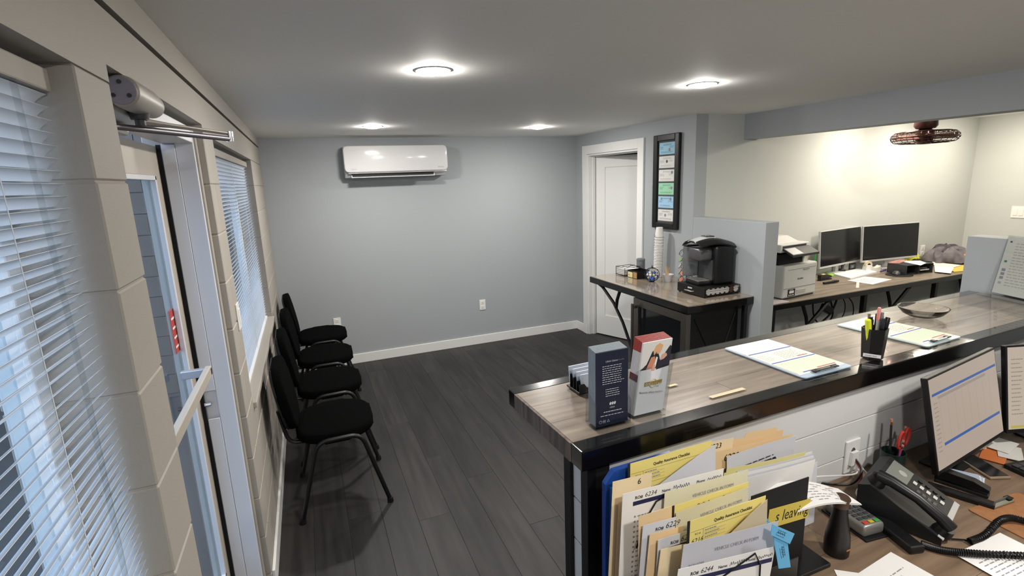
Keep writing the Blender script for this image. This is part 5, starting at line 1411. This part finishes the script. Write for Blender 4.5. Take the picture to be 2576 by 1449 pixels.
bars([(.016, .02, .4, .03)], 'yellow_row', mat('screen_yellow', '#000000', .3, emit='#c2b45a', es=.6), mB, FB, dz=.0012)
# ================================================================== OFFICE
OZ = .82
od = thing('office_desk', 'long wood look office desk with black edge along the pale wall', 'desk', (5.1, -2.27, 0))
ox0, ox1, oy0, oy1 = W+.125, XR-.005, -2.595, YB-.003
B().box(ox0, ox1, oy0, oy1, OZ-.045, OZ-.004, bev=.002).build('edge_band', M_blackgl, od, True)
for i, (ya, yb) in enumerate(((oy0+.004, -2.38), (-2.379, -2.165), (-2.164, oy1))):
    for xa, xb in ((ox0, 4.4), (4.401, 5.6), (5.601, ox1)) if i % 2 else ((ox0, 5.0), (5.001, 6.2), (6.201, ox1)):
        B().box(-(xb-xa)/2, (xb-xa)/2, -(yb-ya)/2, (yb-ya)/2, -.004, 0).build('top_plank', M_wood, od, M=Matrix.Translation(((xa+xb)/2-5.1, (ya+yb)/2+2.27, OZ)))
for xx in (3.50, 4.52, 5.45, 6.5):
    B().box(xx-.018, xx+.018, oy0+.03, oy0+.066, 0, OZ-.045, bev=.002).build('leg', M_black, od, True)
for xx in (4.06, 5.05, 6.05):
    s = 1
    B().tube([(xx-.42, oy0+.05, .36), (xx-.20, oy0+.05, .56), (xx-.05, oy0+.05, .68), (xx+.06, oy0+.05, OZ-.05)], .016, 6).build('brace', M_black, od, True)
    B().tube([(xx-.17, oy0+.05, .585), (xx-.19, oy0+.05, .66), (xx-.24, oy0+.05, OZ-.05)], .014, 6).build('brace_stub', M_black, od, True)
# printer
pf0 = onz(1974, 757, OZ); pf1 = onz(2049, 741, OZ)
pr = thing('printer', 'large light grey multifunction printer at the left of the office desk', 'printer', (3.615, -2.53, OZ), math.atan2((pf1-pf0).y, (pf1-pf0).x))
pw_ = .40
B().box(0, pw_, 0, .42, .012, .265, bev=.012).build('body', M_ltgrey, pr)
B().box(.01, pw_-.01, .01, .40, 0, .014).build('base', M_dkgrey, pr)
B().box(.006, pw_-.006, -.002, .0, .085, .0865).build('tray_gap', M_gapd, pr)
B().box(.05, pw_-.02, -.0015, .0, .228, .2292).build('panel_gap', M_gapd, pr)
B().box(.23, .30, -.004, .002, .215, .224, bev=.001).build('latch', mat('printer_latch', '#9a9c98', .5), pr)
B().box(.16, .27, -.003, .002, .035, .065, bev=.002).build('tray_grip', mat('printer_grip', '#b1b3ae', .5), pr)
B().box(.06, .145, -.002, .001, .022, .078).build('feature_sticker', mat('sticker_black', '#15181c', .4), pr, label='black feature sticker')
bars([(.075, .045, .13, .065), (.068, .028, .082, .036), (.09, .028, .105, .036), (.113, .028, .13, .036), (.08, .07, .12, .073)], 'sticker_icons', M_paper, pr, frame((0, -.0025, 0), (1, 0, 0), (0, 0, 1)), world=False)
text('brother', .022, M_dkgrey, pr, frame((.165, -.0025, .145), (1, 0, 0), (0, 0, 1)), world=False, bold=.0004)
text('4', .012, M_inkg, pr, frame((.345, -.0025, .105), (1, 0, 0), (0, 0, 1)), world=False)
B().box(.0, .30, .05, .40, .265, .345, bev=.003).build('output_cavity', M_blackmt, pr)
B().prism([(.28, .262), (.36, .262), (.325, .28), (.312, .30), (.31, .36), (.28, .36)], .04, .41, Matrix(((1, 0, 0, 0), (0, 0, 1, 0), (0, 1, 0, 0), (0, 0, 0, 1)))).build('side_column', M_ltgrey, pr)
B().prism([(-.05, .335), (.05, .385), (.05, .40), (-.05, .352)], .02, .33, Matrix(((0, 0, 1, 0), (1, 0, 0, 0), (0, 1, 0, 0), (0, 0, 0, 1)))).build('control_panel', M_dkgrey, pr)
B().prism([(-.042, .354), (.03, .389), (.03, .391), (-.042, .3565)], .03, .15, Matrix(((0, 0, 1, 0), (1, 0, 0, 0), (0, 1, 0, 0), (0, 0, 0, 1)))).build('touch_screen', M_silver, pr)
B().box(-.0, .34, .04, .42, .36, .42, bev=.006).build('scanner', M_white, pr)
B().box(.02, .30, .038, .042, .385, .41).build('scanner_gap', M_dkgrey, pr)
B().prism([(.1, .42), (.40, .42), (.38, .455), (.2, .46)], .03, .30, Matrix(((0, 0, 1, 0), (1, 0, 0, 0), (0, 1, 0, 0), (0, 0, 0, 1)))).build('feeder', M_white, pr)
B().grid(lambda u, v: (.04+.2*u, .30+.10*v, .455+.07*v+.01*math.sin(3*u)), 6, 3, .003).build('feeder_tray', mat('tray_grey', '#a5a6a4', .5), pr)
o = B().box(-.09, .10, -.02, .10, 0, .004).build('paper_sheet', mat('pink_white_paper', '#d9d0d4', .7)); o.location = (3.53, -2.565, OZ+.0005); o.rotation_euler = (0, 0, .05)
tag(o, 'white sheet poking out under the printer at the desk edge', 'paper')
# office monitors
def two(bl_px, br_px, d0, d1): a = atd(*bl_px, d0); c_ = atd(*br_px, d1); zz = (a.z+c_.z)/2; return a, c_
a, c_ = two((2062, 678), (2164, 657), 4.68, 5.0); mnz = (a.z+c_.z)/2; a.z = c_.z = mnz
monitor('computer_monitor', 'left dark monitor beside the printer on the office desk', a, c_, .345, Vector((0, .06, 1)), M_screen_off, M_silver, OZ, chin=.02, bz=.007, stand_m=M_silver)
a, c_ = two((2168, 659.5), (2308, 648), 4.86, 5.05); a.z = c_.z = (a.z+c_.z)/2
monitor('computer_monitor', 'right dark monitor in the middle of the office desk', a, c_, .345, Vector((0, .06, 1)), M_screen_off, M_silver, OZ, chin=.02, bz=.007, stand_m=M_silver)
# papers and small items on the office desk
def quadpaper(px, label, m, z=OZ, th=.002, name='paper_sheet', cat='paper', lines=0, mi=M_inkg):
    P = [onz(*p, z) for p in px]; c0 = sum(P, Vector())/4
    t = thing(name, label, cat, (c0.x, c0.y, z))
    b = B().prism([(p.x-c0.x, p.y-c0.y) for p in P], .0003, th); b.build('page', m, t)
    if lines:
        b = B()
        for j in range(lines):
            s = .12 + .76*j/lines; a0 = P[0].lerp(P[3], s); a1 = P[1].lerp(P[2], s); q0 = a0.lerp(a1, .1); q1 = a0.lerp(a1, .25+.5*random.random()); dn = (P[3]-P[0])*.018
            b.quad([q0-c0+Vector((0, 0, th+.0004)), q1-c0+Vector((0, 0, th+.0004)), q1+dn-c0+Vector((0, 0, th+.0004)), q0+dn-c0+Vector((0, 0, th+.0004))])
        b.build('page_print', mi, t)['kind'] = 'stuff'
    return t
quadpaper([(2097, 692), (2163, 677), (2206, 686), (2139, 703)], 'thick white paper pad in front of the left office monitor', M_paper, th=.012, name='paper_pad')
quadpaper([(2075, 687), (2090, 684), (2100, 692), (2094, 695)], 'green sticky note beside the white pad', mat('green_note', '#8fc24a', .7), th=.003, name='sticky_note', cat='note')
quadpaper([(2132, 706), (2175, 696), (2243, 703), (2195, 716)], 'white drawing sheet at the front edge of the office desk', M_paper, lines=5, mi=M_ink)
quadpaper([(2350, 666), (2400, 672), (2392, 688), (2352, 684)], 'white sheet right of the desktop tray on the office desk', M_paper, z=OZ+.011)
quadpaper([(2340, 660), (2425, 670), (2424, 684), (2400, 686)], 'yellow edged folder pile at the right end of the office desk', mat('yellow_folder', '#cbb04a', .7), th=.010, name='folder_pile', cat='folder')
quadpaper([(2345, 659), (2418, 668), (2400, 673), (2350, 668)], 'white folder lying on the yellow pile', mat('white_folder', '#e2ddd0', .7), z=OZ+.012, th=.004, name='folder', cat='folder')
quadpaper([(2155, 706), (2162, 705), (2161, 724), (2153, 724)], 'short strip of tape stuck over the office desk edge', M_ltgrey, z=OZ, th=.001, name='tape_strip', cat='tape')
# stapler and pen left
p = onz(2075, 704, OZ)
st_ = thing('stapler', 'black stapler beside the printer on the office desk', 'stapler', (p.x, p.y, OZ), .05)
B().box(-.08, .07, -.018, .018, 0, .012, bev=.003).build('base', M_blackpl, st_)
B().prism([(-.08, .016), (.07, .02), (.06, .035), (0, .05), (-.08, .05)], -.016, .016, Matrix.Rotation(math.pi/2, 4, 'X')).build('arm', M_blackpl, st_)
B().box(-.05, -.01, -.012, .012, .05, .056, bev=.002).build('yellow_note', mat('pale_yellow_note', '#d8cf8a', .7), st_)
p = onz(2090, 713, OZ)
o = B().tube([(-.09, 0, .012), (.02, 0, .012), (.03, 0, .014), (.09, 0, .012)], [.010, .011, .014, .010], 8).build('black_marker', M_blackpl, smooth=True); o.location = (p.x, p.y, OZ); o.rotation_euler = (0, 0, .0); tag(o, 'black cutter lying in front of the stapler', 'cutter')
# tape dispenser
p = onz(2195, 682, OZ)
td = thing('tape_dispenser', 'white tape dispenser behind the paper pad', 'tape dispenser', (p.x, p.y+.02, OZ), -.3)
B().prism([(-.07, 0), (.08, 0), (.08, .05), (.06, .035), (.02, .03), (-.02, .06), (-.06, .06)], -.025, .025, Matrix.Rotation(math.pi/2, 4, 'X')).build('body', M_white, td)
B().cyl((-.03, -.012, .06), (-.03, .012, .06), .035, n=24).build('tape_roll', mat('tape_roll', '#d9cfae', .4), td)
B().cyl((-.03, -.0135, .06), (-.03, .0135, .06), .015, n=16).build('core', M_black, td)
p = onz(2215, 685, OZ); o = B().tube([(0, 0, .008), (.07, .02, .008), (.12, .03, .008)], [.006, .009, .009], 8).build('purple_marker', mat('purple', '#4b3a86', .4)); o.location = p; tag(o, 'purple marker lying beside the tape dispenser', 'marker')
# small clock, gadgets under left monitor
p = onz(2138, 677, OZ)
ck = thing('desk_clock', 'small dark square desk clock below the left office monitor', 'desk clock', (p.x, p.y-.02, OZ), -.2)
B().box(-.035, .035, -.008, .008, 0, .062, bev=.004).build('case', M_dkgrey, ck); B().box(-.028, .028, -.0086, -.008, .012, .05).build('face', mat('clock_face', '#6d6f72', .4), ck)
text('25', .024, M_paper, ck, frame((-.018, -.0092, .022), (1, 0, 0), (0, 0, 1)), world=False)
p = onz(2118, 683, OZ)
o = B().lathe([(.03, 0), (.03, .02), (.012, .03), (.012, .06), (.02, .065), (.02, .075)], n=14).build('desk_gadget', M_dkgrey, smooth=True); o.location = (p.x, p.y, OZ); tag(o, 'dark small gadget beside the desk clock', 'gadget')
# tray box with things, mouse
p0, p1 = onz(2275, 692, OZ), onz(2353, 686, OZ)
bx = thing('desk_tray', 'black desktop tray box with papers below the right office monitor', 'desk tray', ((p0.x+p1.x)/2, (p0.y+p1.y)/2+.09, OZ), math.atan2((p1-p0).y, (p1-p0).x)*.5)
hw = .16
b = B().box(-hw, hw, -.09, .09, 0, .006).box(-hw, hw, -.09, .09, .085, .09).box(-hw, -hw+.006, -.09, .09, .006, .085).box(hw-.006, hw, -.09, .09, .006, .085).box(-hw, hw, .084, .09, .006, .085).box(-.01, -.004, -.09, .084, .006, .085)
b.build('shelf_box', M_dkgrey, bx)
for i, (xx, zz) in enumerate(((-.08, .03), (.08, .03), (.05, .055))): B().box(xx-.06, xx+.05, -.08, .06, .0065+.02*i, .016+.02*i).build('stored_item', [M_blackpl, M_ltgrey, M_dkgrey][i], bx)
quadpaper([(2262, 657), (2315, 656), (2330, 662), (2316, 668)], 'white sheet lying on top of the desktop tray', M_paper, z=OZ+.0915)
quadpaper([(2235, 662), (2262, 655), (2282, 656), (2262, 664)], 'red and white packet beside the desktop tray', mat('red_white_packet', '#b5847c', .6, var=.4, scale=(30, 30, 30)), z=OZ+.0915, th=.008, name='packet', cat='packet')
p = onz(2262, 692, OZ)
mpd = B().lathe([(.001, 0), (.10, 0), (.10, .003), (.001, .003)], n=28, cap=False, sx=1.15).build('mouse_pad', M_blackmt); mpd.location = (p.x, p.y, OZ); tag(mpd, 'round black mouse pad on the office desk', 'mouse pad')
o = thing('computer_mouse', 'grey computer mouse on the round mouse pad', 'mouse', (p.x-.01, p.y+.02, OZ+.003), .6)
B().lathe([(.03, 0), (.032, .010), (.026, .026), (.014, .034), (.001, .036)], n=20, sx=1.6).build('shell', mat('mouse_grey', '#4a4b4d', .3), o, smooth=True); B().box(.01, .03, -.003, .003, .028, .037, bev=.002).build('wheel', M_black, o)
# jacket heap
def heap(name, label, c, rx, ry, rz, m, seed, cat='clothing', amp=.22):
    random.seed(seed); ph_ = [random.uniform(0, 6.28) for _ in range(8)]
    b = B(); n1, n2 = 26, 13
    def fn(u, v):
        a = 2*math.pi*u; e = v*math.pi/2
        fold = 1 + amp*(.5*math.sin(3*a+ph_[0]+2*e) + .4*math.sin(5*a+ph_[1]-3*e) + .35*math.sin(9*a+ph_[2]+5*e) + .25*math.sin(14*a+ph_[3]))*math.cos(e)**.6
        fz = 1 + amp*.8*math.sin(4*a+ph_[4])*math.sin(2*e) + amp*.5*math.sin(11*a+ph_[5])*math.sin(2*e)
        return (c[0]+rx*fold*math.cos(a)*math.cos(e), c[1]+ry*fold*math.sin(a)*math.cos(e), c[2]+rz*fz*math.sin(e))
    b.grid(fn, n1*2, n2)
    bmesh.ops.remove_doubles(b.bm, verts=b.bm.verts[:], dist=1e-4)
    o = b.build(name, m, smooth=True, angle=80); return tag(o, label, cat) if label else o
jk = thing('jacket', 'grey jacket heaped at the right end of the office desk', 'jacket', (6.25, -2.20, OZ))
o = heap('cloth', None, (6.30, -2.17, OZ+.016), .24, .17, .13, mat('grey_jacket', '#6b666b', .95, var=.3, scale=(14, 14, 14)), 3); o.parent = jk; o.matrix_parent_inverse = jk.matrix_basis.inverted()
o = heap('collar', None, (6.34, -2.13, OZ+.09), .15, .11, .075, mat('dark_jacket', '#4a474c', .95, var=.3, scale=(20, 20, 20)), 5, amp=.3); o.parent = jk; o.matrix_parent_inverse = jk.matrix_basis.inverted()
o = heap('orange_patch', None, (6.36, -2.30, OZ+.03), .065, .04, .06, mat('orange_patch', '#cf8a22', .8), 8, amp=.15); o.parent = jk; o.matrix_parent_inverse = jk.matrix_basis.inverted()
o = heap('white_sleeve', None, (6.45, -2.27, OZ+.04), .06, .05, .09, mat('white_sleeve', '#c9c5c2', .9, var=.3, scale=(40, 40, 40)), 9, amp=.25); o.parent = jk; o.matrix_parent_inverse = jk.matrix_basis.inverted()
heap('yellow_cap', 'bright yellow safety cap behind the jacket heap', (6.0, -2.02, OZ), .085, .055, .12, mat('safety_yellow', '#d4d62c', .7), 11, 'cap', .06)
heap('dark_glove', 'dark glove lying before the yellow cap', (5.88, -2.13, OZ), .07, .05, .06, mat('dark_glove', '#2a2220', .9), 12, 'glove', .2)
# cup and green pen behind printer
o = B().lathe([(.03, 0), (.04, .14), (.037, .14), (.028, .003)], n=18).build('tan_cup', mat('tan_cup', '#b99a84', .6), smooth=True); p = ony(2020, 640, -2.02); o.location = (p.x, -2.02, OZ); o.scale = (1, 1, 1.9); tag(o, 'tan paper cup standing behind the printer', 'cup')
p = ony(2052, 640, -2.02); o = B().tube([(p.x-.03, -2.02, OZ+.0), (p.x, -2.02, p.z), (p.x+.012, -2.02, p.z+.03)], .007, 8).build('green_pen', mat('green_pen', '#2f9a48', .4)); tag(o, 'green pen leaning behind the printer', 'pen')
# cables under the desk
def hang(pts, r, label): return cable(label, pts, r, M_black)
hang([(4.35, -2.45, .77), (4.30, -2.44, .62), (4.18, -2.43, .52), (4.12, -2.42, .40), (4.05, -2.42, .30)], .008, 'thick black cable bundle hanging left below the office desk')
hang([(4.25, -2.44, .77), (4.33, -2.43, .60), (4.26, -2.43, .48), (4.20, -2.43, .34)], .007, 'second black cable dangling below the office desk')
hang([(4.05, -2.45, .77), (4.10, -2.44, .60), (4.22, -2.44, .50), (4.36, -2.44, .42)], .006, 'thin black cable crossing below the office desk')
hang([(4.42, -2.45, .77), (4.55, -2.44, .66), (4.56, -2.44, .54), (4.45, -2.44, .44), (4.30, -2.44, .42)], .0045, 'large black cable loop below the office desk')
hang([(4.36, -2.45, .77), (4.45, -2.44, .68), (4.45, -2.44, .58), (4.36, -2.44, .50)], .004, 'small black cable loop below the office desk')
hang([(5.62, -2.45, .77), (5.68, -2.44, .66), (5.64, -2.44, .56), (5.63, -2.44, .46)], .005, 'black cable hanging at the right below the office desk')
o = B().box(-.05, .05, -.025, .025, -.03, .03, bev=.008).build('power_brick', M_blackpl); o.location = (4.22, -2.45, .66); o.rotation_euler = (0, .5, 0); tag(o, 'black power brick hanging in cables below office desk', 'power brick')
# ceiling fan with cage
FX, FY = 5.04, -2.55
fan = thing('ceiling_fan', 'bronze caged low profile ceiling fan in the office', 'ceiling fan', (FX, FY, H))
M_brz = mat('bronze', '#3b2521', .3, metal=.6)
B().lathe([(.06, 0), (.075, -.01), (.078, -.10), (.08, -.15), (.065, -.17), (.04, -.175)], n=28).build('canopy', M_brz, fan, smooth=True)
rf = .225; zt = -.19; zb = -.285
b = B()
for k, (r_, z_) in enumerate(((rf, -.2375), (rf*.975, -.217), (rf*.975, -.258), (rf*.88, -.198), (rf*.88, -.277), (rf*.55, zt), (rf*.55, zb), (rf*.75, -.192), (rf*.75, -.283))):
    b.tube([(r_*math.cos(t), r_*math.sin(t), z_) for t in [2*math.pi*j/40 for j in range(40)]], .0055 if k == 0 else .003, 5, closed=True)
for j in range(30):
    t = 2*math.pi*j/30
    b.tube([(q*rf*math.cos(t), q*rf*math.sin(t), z_) for q, z_ in ((.2, zt), (.6, zt), (.88, -.198), (.975, -.217), (1, -.2375), (.975, -.258), (.88, -.277), (.6, zb), (.2, zb))], .0018, 4)
b.build('wire_cage', M_brz, fan)
B().lathe([(.04, -.175), (.06, -.185), (.06, -.28), (.045, -.292), (.001, -.294)], n=24, cap=False).build('motor', M_brz, fan, smooth=True)
for j in range(5):
    t = 2*math.pi*j/5 + .3
    B().grid(lambda u, v: ((.055+.15*u), (-.04+.08*v)*(.6+.5*u), .018*(v-.5)*2*-1), 4, 2, .004).build('blade', mat('fan_blade_brown', '#4a2c26', .4), fan, M=Matrix.Translation((0, 0, -.2375)) @ Matrix.Rotation(t, 4, 'Z'))
flush_text()
